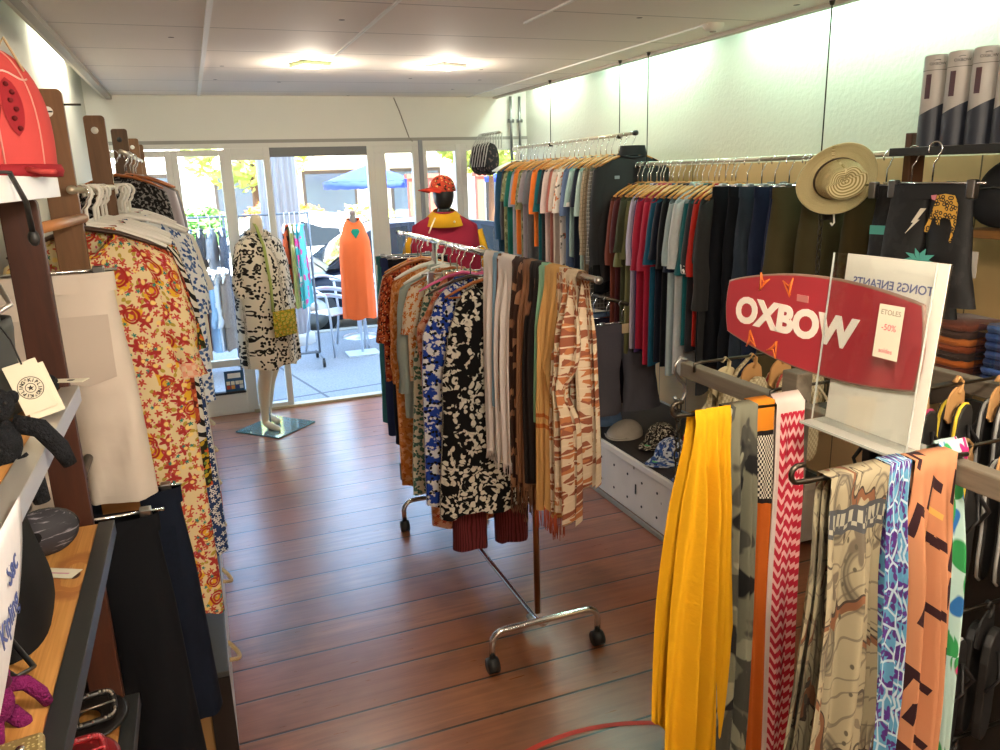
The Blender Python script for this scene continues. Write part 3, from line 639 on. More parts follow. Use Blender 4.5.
bar_thing('clothes_rail', 'left clothes rail carrying the floral dresses', 'clothes rail', [(-.28, 2.28, 1.84), (-.28, 4.15, 1.84)], .011, RAILM)
bar_thing('clothes_rail', 'left clothes rail carrying the grey jackets near the windows', 'clothes rail', [(-.28, 4.2, 2.0), (-.28, 6.0, 2.0)], .011, RAILM)
bar_thing('clothes_rail', 'short low left rail carrying the black denim trousers', 'clothes rail', [(-.30, 1.74, 1.222), (-.30, 1.98, 1.222)], .011, DKSTEEL)
bar_thing('clothes_rail', 'short low rail on the brown post carrying the indigo jeans', 'clothes rail', [(-.285, 2.05, 1.17), (-.285, 2.33, 1.17)], .009, DKSTEEL)
# ------------------------------------------------------------------ garments on the right rails
def row(items, x, z, y0, y1, where, group, hk='wood', tilt=0.0):
    n = len(items)
    for i, it in enumerate(items):
        short, mat = it[0], it[1]; kw = dict(it[2]) if len(it) > 2 else {}
        y = y0+(y1-y0)*i/(n-1); y = kw.pop('y', y); rz = kw.pop('rz', tilt+rnd.uniform(-.08, .08)); kd = kw.pop('hk', hk); dx = kw.pop('dx', rnd.uniform(-.008, .008))
        cat = kw.pop('cat', 'shirt'); nm = kw.pop('nm', 't_shirt'); fn = kw.pop('fn', garment); zz = kw.pop('z', z)
        if isinstance(mat, str): mat = cloth(mat)
        kw.setdefault('seed', rnd.randint(1, 9999))
        fn(nm, '%s %s' % (short, where), cat, mat, (x+dx, y, zz), rz, group=group, **kw)
        hanger(kd, {'wood': 'yellow wooden', 'white': 'white plastic', 'clip': 'metal clip', 'orange': 'orange wooden', 'dark': 'dark wooden', 'pink': 'pink plastic'}[kd]+' hanger holding the %s %s' % (short, where), (x+dx, y, zz), rz, group=kd+' hangers '+where)
TW = dict(thick=.026, fold=.006)
def T(short, mat, **k): d = dict(TW); d['sleeve'] = rnd.uniform(.2, .3); d['sw'] = rnd.uniform(.085, .105); d['sh'] = rnd.uniform(.205, .225); d.update(k); return (short, mat, d)
R1 = [T('petrol blue long shirt', '#244a62', L=.9, sleeve=.5, cat='shirt', nm='shirt'), T('charcoal brown shirt', '#3d3734', L=.88, sleeve=.5, nm='shirt'), T('pale khaki camouflage shirt', M('camo_khaki', '#8a8a62', .85, [('noise', 14, .53, .02, '#6a6c48'), ('noise', 20, .6, .02, '#b0ac88')])),
      T('sea green T-shirt', '#1f6a58', L=.85), T('steel grey T-shirt', '#8b93a0', L=.7), T('light orange T-shirt', '#d8752c', L=.66), T('tan camouflage T-shirt', M('camo_tan', '#7d7a58', .85, [('noise', 14, .53, .02, '#5c5a3c'), ('noise', 20, .6, .02, '#a19a72')]), L=.84), T('mauve grey T-shirt', '#8a7f84', L=.8), T('mid grey T-shirt', '#5f6064', L=.86),
      T('bright orange T-shirt', '#e0742a', L=.6), T('dark teal T-shirt', '#14575c', L=.9), T('black T-shirt with a grey hem', '#1b1c20', L=.84), T('pinkish white T-shirt', '#c8b4ae', L=.72), T('rose brown T-shirt', '#9c5a4c', L=.88), T('large beige polo shirt', '#c2b2a6', L=.74, sw=.1, sleeve=.25), T('white shirt with orange flowers', M('white_orange_floral', '#d8cfc4', .85, [('flower', 14, .4, .6, '#c87a52'), ('leaf', 17, .4, .5, '#6a6258')]), L=.86, shirtcollar=True, nm='shirt'),
      T('faded blue denim shirt', '#5a6a8c', L=.72), T('mint T-shirt with a white cuff', '#9ab4b0', L=.62, cuff=WHITE), T('midnight navy T-shirt', '#141a2c', L=.88), T('pale aqua shirt', '#a3b8b4', L=.8), T('beige checked shirt', M('beige_check', '#a08f78', .85, [('stripe', 40, 0, .2, 0, '#6e6252'), ('stripe', 40, pi/2, .2, 0, '#857760')]), L=.92, sleeve=.5, nm='shirt'),
      T('grey checked shirt', M('grey_check', '#78746c', .85, [('stripe', 40, 0, .25, 0, '#4c4a46'), ('stripe', 40, pi/2, .2, 0, '#96918a')]), L=.92, sleeve=.55, nm='shirt', placket=True), T('plain black jacket', '#131418', L=.8, sleeve=.58, nm='jacket', cat='jacket')]
row(R1, XRAIL, 2.04, 5.85, 4.22, 'on the far right rail', 'clothes on the far right rail', tilt=.3)
JK = M('jacket_black', '#0c0e12', .7, [('blur', 14, .25, '#181b21')])
g = garment('jacket', 'black zip jacket with a stand collar at the near end of the far right rail', 'jacket', JK, (XRAIL-.02, 4.10, 2.045), -.12, L=.78, sh=.225, thick=.06, sleeve=.62, sw=.1, neck=.085, nd=.02, fold=.01, seed=31, collar=M('jacket_collar', '#1c1f26', .7), hemband=M('jacket_rib', '#0d0e11', .9), cuff=M('jacket_rib', '#0d0e11', .9), group='clothes on the far right rail')
MB().grid(lambda u, v: ((.088-.012*v)*cos(2*pi*u), .045*sin(2*pi*u)-.008, -.12+.055*v), 24, 3, cu=True).build('stand_collar', JK, g)
box(-.0, .03, -.052, -.05, -.25, -.232).build('chest_logo', M('pale_logo', '#8f98a0', .5), g, smooth=False, loc=(-.13, -.004, 0))
hanger('wood', 'yellow wooden hanger holding the black zip jacket', (XRAIL-.02, 4.10, 2.045), -.12, 'wood hangers on the far right rail')
R2 = [T('brick brown T-shirt', '#6e3528'), T('dark maroon T-shirt', '#4e2026', L=.95), T('light olive T-shirt', '#6f7048'), T('dark olive T-shirt', '#3a3c28', L=.93), T('khaki T-shirt', '#6c6a44', L=.95), T('lavender white T-shirt', '#b8b0c4', L=.9), T('purple T-shirt', '#3c2858', L=.92), T('crimson T-shirt farthest of the three', '#a2223c'), T('middle crimson T-shirt of the three', '#b02642', L=.96), T('crimson T-shirt nearest of the three', '#a01f38', L=.92),
      T('petrol T-shirt', '#17506a', L=.95), T('inky navy T-shirt', '#111727', L=.94), T('soft black T-shirt', '#14151a', L=.93), T('dark blue T-shirt', '#1a2338', L=.94), T('pale mint polo shirt', '#a0b0b2', L=.96, shirtcollar=True), T('white T-shirt with a grey hem', '#c2c6c8', L=.96), T('emerald teal T-shirt', '#1c6a70', L=.8), T('anthracite T-shirt', '#2b2d32', L=.8, cuff=WHITE), T('scarlet T-shirt', '#b02318', L=.78), T('jet black T-shirt', '#0f1012', L=.95), T('dark charcoal T-shirt', '#2c2c2c', L=1.0, sleeve=.5)]
for t_ in R2: t_[2].setdefault('L', .9); t_[2]['sleeve'] = max(.5, t_[2]['sleeve']) if t_[2]['sleeve'] > .45 else t_[2]['sleeve']+.07
row(R2, XRAIL, 1.875, 4.05, 3.16, 'on the middle right rail', 'T-shirts on the middle right rail', tilt=.28)
BLKD = M('black_denim', '#0b0d12', .85, [('stripe', 900, .8, .5, 0, '#10131b')])
GRYD = M('grey_blue_denim', '#2a3440', .85, [('stripe', 900, .8, .5, 0, '#333e4b'), ('blur', 10, .4, '#141b24')])
OLV = M('olive_canvas', '#4a422a', .85, [('blur', 10, .3, '#332c1b')])
R3 = [('black jeans farthest of the hung trousers', BLKD, {}), ('ink black jeans second of the hung trousers', BLKD, {}), ('faded grey blue jeans', GRYD, {}), ('deep blue jeans', M('deep_blue_denim', '#151e33', .85, [('stripe', 900, .8, .5, 0, '#1d2844')]), {}), ('narrow navy jeans with pale seams', M('navy_seam_denim', '#1a2342', .85, [('stripe', 14, 0, .05, 0, '#5a6a8c')]), {}), ('olive canvas trousers beside the navy jeans', OLV, dict(y=2.66, w=.2, hem=.1)), ('olive trousers hanging under the straw hat', OLV, dict(y=2.48, w=.2, hem=.1)), ('brown olive trousers right of the straw hat', M('brown_canvas', '#41381f', .85, [('blur', 10, .3, '#2c2514')]), dict(y=2.27))]
for t_ in R3:
    for k_, v_ in dict(fn=trousers, nm='trousers', cat='trousers', L=.84, w=.175, hem=.08, hk='clip', thick=.05).items(): t_[2].setdefault(k_, v_)
row(R3, XRAIL, 1.875, 3.08, 2.42, 'on the middle right rail', 'trousers on the middle right rail', hk='clip')
for i, (y, dz, lab, mt) in enumerate(((4.02, 0, 'dark grey cargo shorts hanging low above the bench, nearest of three', M('grey_cargo', '#5a5860', .8, [('blur', 9, .2, '#45434a')])), (4.2, .02, 'dark plum shorts hanging behind the grey cargo shorts', M('plum_cotton', '#1e1a2a', .85)), (4.36, .0, 'pale blue denim shorts hanging low behind the plum shorts', M('pale_denim', '#6a84a4', .85)))):
    s = trousers('shorts', lab, 'shorts', mt, (XRAIL-.22, y-.17, 1.112), .05, L=.52, w=.21, hem=.135, thick=.05, seed=60+i, group='shorts on the low right rail', pocket=mt if i == 0 else None, patch=M('tan_label', '#c8b48c', .6) if i == 0 else None)
    hanger('clip', 'metal clip hanger holding the '+lab.split(' hanging')[0], (XRAIL-.22, y-.17, 1.112), .05, 'clip hangers on the low right rail')
# small dark bags/straps in the far right corner
for i in range(7):
    y = 6.40-.062*i; bg_ = thing('hanging_bag', 'dark grey small bag hanging by a pale strap, number %s along the corner rail' % ['one', 'two', 'three', 'four', 'five', 'six', 'seven'][i], 'bag', (2.35, y, 2.16))
    bg_['label'] = ['dark bag at the window end of the corner rail', 'dark brown bag second from the window on the corner rail', 'spotted dark bag third from the window on the corner rail', 'black bag in the middle of the corner rail', 'dark bag just past the middle of the corner rail', 'black bag second from the near end of the corner rail', 'dark bag at the near end of the corner rail'][i]; bg_['group'] = 'bags on the corner rail'
    MB().ell((-.06, 0, -.2), (.06+.008*(i % 3), .018, .12+.01*(i % 2)), 14, 8).build('pouch', M('bag_%d' % (i % 3), ['#2c2a2c', '#3c302c', '#1c1c20'][i % 3], .8, [('noise', 30, .6, .03, '#6a5a54')]), bg_)
    MB().tube([(0.02, 0, -.12), (.03, 0, .0), (0, 0, .014), (-.03, 0, -.0), (-.10, -.01, -.1), (-.135, -.012, -.26)], .005, 6).build('strap', M('pale_strap', '#b8b4ac', .6), bg_)
for i in range(5): hanger('white', 'white plastic hanger hooked empty at the window end of the far right rail', (XRAIL, 5.93-.022*i, 2.037), rnd.uniform(-.1, .1), 'empty white hangers on the far right rail')
# ------------------------------------------------------------------ left rails
L1 = [('yellow floral dress', P_YFLORAL, dict(L=1.23, sleeve=.36, sw=.1, ch=.205, hem=.225, sh=.2, nm='dress', cat='dress', y=2.45, hk='dark', rz=.03, dx=0, fold=.014, cuff=M('pink_check', '#d8967c', .85, [('check', 60, '#d8b89a')]), thick=.06, placket=True, nd=.07, nv=40)),
      ('coral print blouse', P_CORAL, dict(L=.62, y=2.56)), ('black and white wavy print blouse', P_ZEBRA, dict(L=.7, y=2.66)), ('yellow and green print dress', P_GREENY, dict(L=.92, nm='dress', cat='dress', y=2.76, sleeve=.34)), ('purple and ochre print tunic', P_PURPLE, dict(L=.95, y=2.87, sleeve=.3, nm='tunic')),
      ('navy dress with white daisies', P_BLUEFL, dict(L=1.28, nm='dress', cat='dress', y=3.0, hem=.26, sleeve=.2)), ('white dress with coral hem', M('white_dress', '#d6d2cc', .85, [('band', 1, -2, -1.2, '#cf6a52')]), dict(L=1.16, y=3.14, nm='dress', cat='dress', sleeve=.28, hem=.26)), ('blue leaf print blouse', P_BLUEW, dict(L=.75, y=3.26, sleeve=.3, dx=.05)), ('plain white blouse', '#dedad2', dict(L=.6, y=3.36, sleeve=.22, dx=.06)),
      ('beige blouse', '#a59077', dict(L=.8, y=3.5, sleeve=.4, dx=.02)), ('dark green tunic', '#2c3a30', dict(L=1.0, y=3.62)), ('red shirt', '#b8222a', dict(L=.35, y=3.72, sleeve=.1)), ('cream lace blouse', M('cream_lace', '#cdbfae', .85, [('flower', 30, .4, .7, '#7c5a50')]), dict(L=.8, y=3.82)), ('dusty pink blouse', '#b88a8c', dict(L=.7, y=3.95)), ('dark jersey top', '#26242a', dict(L=.9, y=4.08))]
row(L1, -.28, 1.84, 2.45, 4.1, 'on the left rail', 'clothes on the left rail', hk='white')
L2 = [('black lace jacket', M('black_lace', '#1e1c1e', .85, [('noise', 60, .55, .03, '#8c8886')]), dict(L=.8, y=4.3, sleeve=.5, dx=-.02)), ('lilac grey satin blouse', M('lilac_satin', '#a49aa0', .4), dict(L=.7, y=4.42, sleeve=.5, dx=.02)), ('mid grey cardigan', '#6c6a6e', dict(L=.75, y=4.55, sleeve=.5, dx=.03)), ('wine red cardigan', '#5c2e34', dict(L=.8, y=4.7, sleeve=.5)), ('beige linen jacket', '#9a8468', dict(L=.8, y=4.85, sleeve=.5, dx=.03)), ('slate jacket', '#4a505a', dict(L=.85, y=5.05, sleeve=.5)), ('stone shirt', '#8c8880', dict(L=.8, y=5.3, sleeve=.5)), ('pale grey shirt', '#b0b0b0', dict(L=.8, y=5.55, sleeve=.5))]
row(L2, -.30, 2.0, 4.3, 5.5, 'on the left rail near the windows', 'jackets on the left rail near the windows', hk='orange')
# white trousers and dark jeans in front of the left rail
WT = M('white_trousers', '#cfc4b8', .8, [('blur', 8, .2, '#b0a294')])
t = trousers('trousers', 'white cropped trousers clipped to a hanger beside the dark wooden post', 'trousers', WT, (-.355, 2.08, 1.768), .0, L=.56, w=.155, hem=.078, thick=.055, seed=4, pocket=M('white_pocket', '#bcb0a4', .8), fold=.006, crotch=.3)
hanger('clip', 'metal clip hanger holding the white cropped trousers', (-.355, 2.08, 1.768), 0)
t = trousers('trousers', 'dark indigo jeans with a tan waist patch below the white trousers', 'trousers', DENIM, (-.285, 2.16, 1.17), .0, L=.69, w=.16, hem=.085, seed=9, patch=M('tan_leather', '#8a5a2a', .6), pocket=DENIM)
hanger('clip', 'metal clip hanger holding the dark indigo jeans', (-.285, 2.16, 1.17), 0)
t = trousers('trousers', 'black denim trousers hanging at the corner of the pine shelf', 'trousers', M('black_jeans_front', '#08090d', .85, [('stripe', 900, .8, .5, 0, '#0c0f16')]), (-.315, 1.87, 1.222), .0, L=.95, w=.15, hem=.09, seed=12)
hanger('clip', 'metal clip hanger holding the black denim trousers', (-.315, 1.87, 1.222), 0)
# ------------------------------------------------------------------ rolling rack in the middle
rk = thing('rolling_rack', 'chrome rolling clothes rack standing in the middle of the wooden floor', 'clothes rack', (1.09, 2.44, 0)); ZR = 1.535
def uleg(y):
    pts = [(-.225, y, .055), (-.225, y, .12)]+[(-.225+.05*(1-cos(a)), y, .12+.05*sin(a)) for a in (.4, .8, 1.2, pi/2)]+[(.225-.05*(1-cos(a)), y, .12+.05*sin(a)) for a in (pi/2, 1.2, .8, .4)]+[(.225, y, .12), (.225, y, .055)]
    return pts
for y in (0.0, 1.33):
    f = MB().tube(uleg(y), .0125, 10).build('foot_frame', CHROME, rk)
    for s in (-1, 1):
        c = MB(); c.tube([(s*.225-.021, y, .03), (s*.225+.021, y, .03)], .03, 14); c.tube([(s*.225, y, .03), (s*.225, y, .062)], .016, 10); c.build('caster', BLACKP, f)
for i, (y, lb) in enumerate(((.08, 'upright'), (1.27, 'upright'))):
    MB().tube([(0, y, .155), (0, y, ZR)], .0125, 10).build(lb, M('copper_steel', '#a8744a', .3, metal=1) if i == 0 else CHROME, rk)
MB().tube([(0, 0, .16), (0, .03, .13), (0, .12, .115), (0, 1.22, .115), (0, 1.3, .13), (0, 1.33, .16)], .011, 10).build('base_tube', CHROME, rk)
MB().tube([(-.018, .1, .115), (-.018, .13, .115)], .012, 8).build('locking_screw', STEEL, rk)
MB().tube([(0, -.05, ZR), (0, 1.75, ZR)], .0135, 12).build('rail', CHROME, rk)
MB().tube([(0, -.42, ZR), (0, -.05, ZR)], .0105, 12).build('rail_extension', CHROME, rk); MB().tube([(0, 1.75, ZR), (0, 2.0, ZR)], .0105, 12).build('rail_extension', CHROME, rk)
for y in (-.42, 2.0): MB().tube([(0, y-.006, ZR), (0, y+.006, ZR)], .012, 12).build('end_cap', STEEL if y < 0 else BLACKP, rk)
def onrack(Y): return (1.09, Y, ZR)
RX = -pi/2
for a in [('orange and white brick print scarf knotted at the near end of the rack', S_BRICK, 2.19, dict(W=.13, Lf=.82, Lb=.7, flare=1.35, amp=.024, k=2.6, seed=3, knot=.37)),
          ('sand coloured scarf with tassels tied beside the brick print scarf', S_SAND, 2.30, dict(W=.12, Lf=.84, Lb=.75, flare=1.3, amp=.022, k=2.4, seed=5, knot=.32, fringe=(.09, M('orange_tassel', '#b8502a', .8)))),
          ('narrow mint green scarf behind the sand scarf', S_MINT, 2.375, dict(W=.05, Lf=.55, Lb=.7, flare=1.2, amp=.014, k=1.6, seed=8)),
          ('black scarf with brown spots on the rack', S_BLACK, 2.435, dict(W=.09, Lf=.78, Lb=.75, flare=1.25, amp=.02, k=2, seed=11)),
          ('taupe scarf with a fringe on the rack', S_TAUPE, 2.505, dict(W=.085, Lf=.83, Lb=.8, flare=1.3, amp=.02, k=2, seed=13, fringe=(.1, S_TAUPE))),
          ('dark brown scarf with tan wavy lines on the rack', S_BROWN, 2.59, dict(W=.1, Lf=.86, Lb=.8, flare=1.25, amp=.016, k=2, seed=17, fringe=(.13, S_BROWN))),
          ('wide white scarf with frayed hem on the rack', S_WHITE, 2.71, dict(W=.15, Lf=.80, Lb=.8, flare=1.05, amp=.014, k=2.2, seed=19, fringe=(.05, S_WHITE))),
          ('tan brown scarf strip between the two white scarves', M('scarf_tan', '#7c5238', .85), 2.775, dict(W=.035, Lf=.6, Lb=.7, flare=1, amp=.008, k=1, seed=21)),
          ('pale blue scarf strip beside the white scarf', M('scarf_sky', '#8fb4d0', .85), 2.815, dict(W=.045, Lf=.6, Lb=.7, flare=1, amp=.008, k=1, seed=22)),
          ('narrow white scarf farther along the rack', S_WHITE, 2.89, dict(W=.1, Lf=.82, Lb=.8, flare=1.05, amp=.014, k=1.6, seed=24, fringe=(.04, S_WHITE)))]:
    scarf('draped_scarf', a[0], a[1], onrack(a[2]), RX, group='scarves on the rolling rack', **a[3])
K = [('black and white floral maxi dress', P_BWFL, dict(y=3.03, L=1.02, sleeve=0, hem=.27, sh=.16, ch=.2, fn=garment, nm='dress', cat='dress', hk='orange', nd=.09, fold=.014, thick=.05)), ('blue black and white print dress', P_BLUEBLK, dict(y=3.12, L=1.0, sleeve=0, hem=.25, sh=.17, nm='dress', cat='dress', hk='dark', dx=-.05)),
     ('maroon crinkled trousers', P_MAROON, dict(y=3.2, fn=trousers, L=1.27, w=.15, hem=.085, nm='trousers', cat='trousers', hk='pink', dx=.03)), ('pink and orange print skirt', P_PINKW, dict(y=3.27, L=1.18, sleeve=0, hem=.2, sh=.15, nm='dress', cat='dress', hk='pink', dx=-.04)), ('green leaf print dress', P_GREENLEAF, dict(y=3.36, L=1.03, sleeve=0, hem=.27, sh=.17, ch=.2, nm='dress', cat='dress', hk='clip', dx=-.03)),
     ('orange and white print blouse', P_ORWHITE, dict(y=3.46, L=.5, sleeve=.2, hk='orange', dx=-.03)), ('grey mint linen blouse', P_MINTW, dict(y=3.55, L=.72, sleeve=.5, hk='white', sw=.1, dx=-.04, shirtcollar=True, nm='blouse', cat='blouse')), ('orange mottled maxi dress', P_ORANGEP, dict(y=3.72, L=1.14, sleeve=.5, hem=.23, nm='dress', cat='dress', hk='white', dx=-.04)), ('rust and black print blouse', P_REDBLK, dict(y=3.9, L=.6, sleeve=.32, hk='orange', dx=-.05)), ('cream and rust print blouse', P_ORWHITE, dict(y=4.0, L=.6, sleeve=.25, hk='wood', dx=-.02)),
     ('navy dress trousers', NAVY, dict(y=4.1, fn=trousers, L=1.02, w=.16, hem=.08, nm='trousers', cat='trousers', hk='clip', dx=-.01, band=M('navy_band', '#14141c', .8))), ('indigo trousers with a white waist edge', M('indigo_cotton', '#2c3860', .85), dict(y=4.2, fn=trousers, L=1.0, w=.17, hem=.08, nm='trousers', cat='trousers', hk='clip', dx=-.02)), ('teal trousers', M('teal_cotton', '#3a7c7c', .85), dict(y=4.3, fn=trousers, L=.95, w=.16, hem=.08, nm='trousers', cat='trousers', hk='clip', dx=-.03))]
row(K, 1.12, ZR, 3.0, 4.3, 'on the rolling rack', 'clothes on the rolling rack')
pt = thing('price_tag', 'small grey price tag dangling below the navy trousers on the rack', 'tag', (.93, 4.0, .40))
MB().tube([(0, 0, 0), (.003, 0, -.1)], .0012, 5).build('string', BLACKP, pt); box(-.02, .02, -.0015, .0015, -.2, -.1).build('card', M('grey_card', '#6c6258', .6), pt, smooth=False)
# ------------------------------------------------------------------ right-hand stand in the foreground
BEAM = M('grey_wood', '#6c6254', .55, [('grain', 5, (9, .7, 9), .5, .2, '#50473b')], coord='Object')
DKWOOD = M('dark_brown_wood', '#2e251d', .5, [('grain', 5, (9, 9, .7), .5, .2, '#211a14')], coord='Object')
XB = 1.10
gd = thing('display_stand', 'grey wooden display stand with hook arms holding scarves in the right foreground', 'display stand', (XB, 1.2, 0))
MB().box(-.016, .016, -.9, .385, 1.345, 1.382).build('beam', BEAM, gd, smooth=False, bevel=.003)
MB().box(.45, .48, -.9, .385, 1.345, 1.382).build('beam', BEAM, gd, smooth=False, bevel=.003)
for y, zt in ((-.0, 1.445), (-.85, 1.40)):
    for x in (.0, .465): MB().box(x-.018, x+.022, y-.022, y+.022, 0, zt if x == 0 else 1.36).build('post', BEAM if x == 0 else DKWOOD, gd, smooth=False, bevel=.003)
MB().box(.02, .45, -.02, .01, 1.33, 1.365).build('cross_rail', DKWOOD, gd, smooth=False); MB().box(.02, .45, -.86, -.83, 1.33, 1.365).build('cross_rail', DKWOOD, gd, smooth=False)
MB().box(.0, .465, -.86, .01, .10, .13).build('base_shelf', DKWOOD, gd, smooth=False)
MB().box(.462, .475, -.83, -.02, .13, 1.33).build('back_panel', M('dark_panel', '#1d1813', .7), gd, smooth=False)
def arm(y, z, x0, x1):
    p = [(x1-XB, y-1.2, z-.012)]+[(x0-XB, y-1.2, z)]+[(x0-XB-.012*sin(a), y-1.2, z+.013-.013*cos(a)) for a in (.5, 1.1, 1.7, 2.3, 2.9)]+[(x0-XB+.012, y-1.2, z+.026)]
    return MB().tube(p, .0042, 8).build('hook_arm', DKSTEEL, gd)
arm(1.16, 1.405, .79, 1.09); arm(.83, 1.40, .775, 1.12)
# sandal rods reach to the far side
for (y, z, x1) in ((1.52, 1.392, 1.46), (1.25, 1.392, 1.46)):
    MB().tube([(-.02, y-1.2, z-.02), (-.02, y-1.2, z), (.0, y-1.2, z+.002), (x1-XB, y-1.2, z)], .0038, 8).build('sandal_rod', DKSTEEL, gd)
for (y, z) in ((1.10, 1.40), (.96, 1.33), (.93, 1.0), (.93, .7)):
    MB().tube([(0, y-1.2, z), (.47, y-1.2, z)], .0038, 8).build('sandal_rod', DKSTEEL, gd)
# S-hook and chain at the end of the beam
def chain(name, label, loc, n, L=.034, rr=.0024):
    c = thing(name, label, 'chain', loc); m_ = MB()
    for i in range(n):
        pts = []
        for k in range(12):
            a = 2*pi*k/12; x = .0085*cos(a); z = -i*L*.78-L/2+(L/2)*sin(a)
            pts.append((x, .001, z) if i % 2 else (.001, x, z))
        m_.tube(pts, rr, 6, closed=True)
    m_.build('links', DKSTEEL, c); return c
c = chain('chain', 'dark steel chain hanging beside the yellow scarf from an S hook', (1.085, 1.587, 1.285), 20)
hk = [(x_, 0, z_) for x_, z_ in [(.012, .09), (.004, .112), (-.014, .118), (-.028, .104), (-.028, .085), (-.015, .065), (.0, .05), (.006, .03), (-.002, .01), (-.02, .008), (-.028, .02)]]
MB().tube([(p[0]+.014, p[1], p[2]-.012) for p in hk], .0045, 8).build('s_hook', STEEL, c)
c = chain('chain', 'dark chain hanging below the straw hat in front of the olive trousers', (2.2, 2.33, 1.70), 12, .036, .0028)
bp = MB(); bp.box(-.02, .025, -.006, .006, -.06, .04); bp.build('bracket', DKWOOD, c, smooth=False, loc=(.03, 0, 0)); MB().tube([(.03, -.008, -.02), (.05, -.01, -.04), (.055, -.01, -.07), (.045, -.01, -.08), (.038, -.01, -.07)], .0035, 8).build('white_hook', WHITE, c)
# scarves in the foreground
SA = 'scarves on the foreground stand'
scarf('draped_scarf', 'plain yellow scarf at the tip of the hook arm in the foreground', S_YELLOW, (.862, 1.16, 1.405), 0, W=.078, Lf=.98, Lb=.7, flare=1.75, amp=.02, k=2.6, seed=41, rbar=.005, group=SA, lean=-.03, nu=70)
scarf('draped_scarf', 'grey and black camouflage scarf next to the yellow scarf', S_CAMO, (.930, 1.163, 1.405), 0, W=.068, Lf=1.0, Lb=.7, flare=1.0, amp=.014, k=1.5, seed=43, rbar=.005, group=SA, lean=-.02, nu=60)
scarf('draped_scarf', 'orange scarf with a black and white netted band', S_ORANGE, (.986, 1.172, 1.405), 0, W=.05, Lf=1.0, Lb=.7, flare=1.05, amp=.008, k=1.0, seed=47, rbar=.005, group=SA, lean=-.005, nu=50)
scarf('draped_scarf', 'red zigzag scarf with a pale border beside the wooden post', S_ZIG, (1.045, 1.165, 1.405), 0, W=.068, Lf=.9, Lb=.7, flare=1.05, amp=.010, k=1.2, seed=49, rbar=.005, group=SA, nu=50)
scarf('draped_scarf', 'beige scarf printed with bridles and scrolls, largest in the right foreground', S_BRIDLE, (.882, .83, 1.40), 0, W=.115, Lf=1.0, Lb=.7, flare=1.45, amp=.016, k=1.7, seed=53, rbar=.005, group=SA, lean=-.035, nu=70)
scarf('draped_scarf', 'violet and turquoise patterned scarf between the beige and peach scarves', S_VIOLET, (.966, .835, 1.40), 0, W=.045, Lf=1.0, Lb=.7, flare=1.2, amp=.010, k=2.0, seed=57, rbar=.005, group=SA, nu=50)
scarf('draped_scarf', 'peach scarf with dark angular marks in the right foreground', S_PEACH, (1.035, .83, 1.40), 0, W=.088, Lf=1.0, Lb=.7, flare=1.4, amp=.018, k=1.6, seed=59, rbar=.005, group=SA, lean=.012, nu=60)
scarf('draped_scarf', 'pale scarf with blue and green tropical print behind the peach scarf', S_TROPIC, (1.10, .85, 1.40), 0, W=.06, Lf=.62, Lb=.7, flare=1.3, amp=.014, k=1.4, seed=61, rbar=.005, group=SA, lean=.05, nu=50)
# red board sign
SGW = M('sign_white', '#f3ece0', .5); SGO = M('sign_orange', '#e0762e', .5)
sg = thing('board_sign', 'red surfboard shaped sign lettered OXBOW in white, fixed to the stand', 'sign', (1.074, 1.145, 1.553), -pi/2)
HL = .243
def edge(x, s): return s*(.062+.028*(1-(x/HL)**2)+(.008*(x/HL)))
top = [(HL*(1-2*i/24), edge(HL*(1-2*i/24), 1)) for i in range(25)]; bot = [(-HL*(1-2*i/24), edge(-HL*(1-2*i/24), -1)) for i in range(25)]
sidL = [(-HL-.008*sin(pi*k/4), .054-.108*k/4) for k in (1, 2, 3)]; sidR = [(HL+.008*sin(pi*k/4), -.07+.14*k/4) for k in (1, 2, 3)]
poly = top+sidL+bot+sidR; poly = poly[::1]
MB().prism(poly[::-1][::-1], -.004, .004).build('board', M('sign_red', '#a5303a', .35), sg, smooth=False)
MB().tube([(x, 0, z) for x, z in poly], .0042, 6, closed=True).build('rim', M('sign_rim', '#8a6a5c', .4), sg)
t = textpart('lettering', 'OXBOW', .074, SGW, sg, (-.055, -.0046, -.004), bold=.0036, shear=.12, sx=1.12)
for x, z, r_ in ((-.135, .062, .3), (-.058, .062, -.35), (-.165, -.058, 2.9), (-.092, -.064, -2.8)):
    poly2 = []
    for k in range(10):
        a = pi/2+2*pi*k/10; rr_ = (.022 if k % 2 == 0 else .007); poly2.append((rr_*cos(a), rr_*sin(a)))
    zz = [(-.016, .02), (-.006, -.018), (.0, .0), (.014, .018), (.003, -.004)]
    mt = Matrix.Translation((x, 0, z)) @ Matrix.Rotation(r_, 4, 'Y')
    m_ = MB().tube([mt @ Vector((-.014, -.0045, .018)), mt @ Vector((-.002, -.0045, -.016)), mt @ Vector((.003, -.0045, .0)), mt @ Vector((.016, -.0045, .016))], [.0008, .003, .0028, .0008], 6)
    m_.tube([mt @ Vector((-.014, -.0045, .018)), mt @ Vector((.0, -.0045, .004)), mt @ Vector((.016, -.0045, .016))], .0016, 6); m_.build('star_mark', SGO, sg)
box(.0, .03, -.0052, -.0042, .045, .058).build('price_sticker', M('clear_label', '#c07a76', .3), sg, smooth=False, loc=(-.035, 0, -.005))
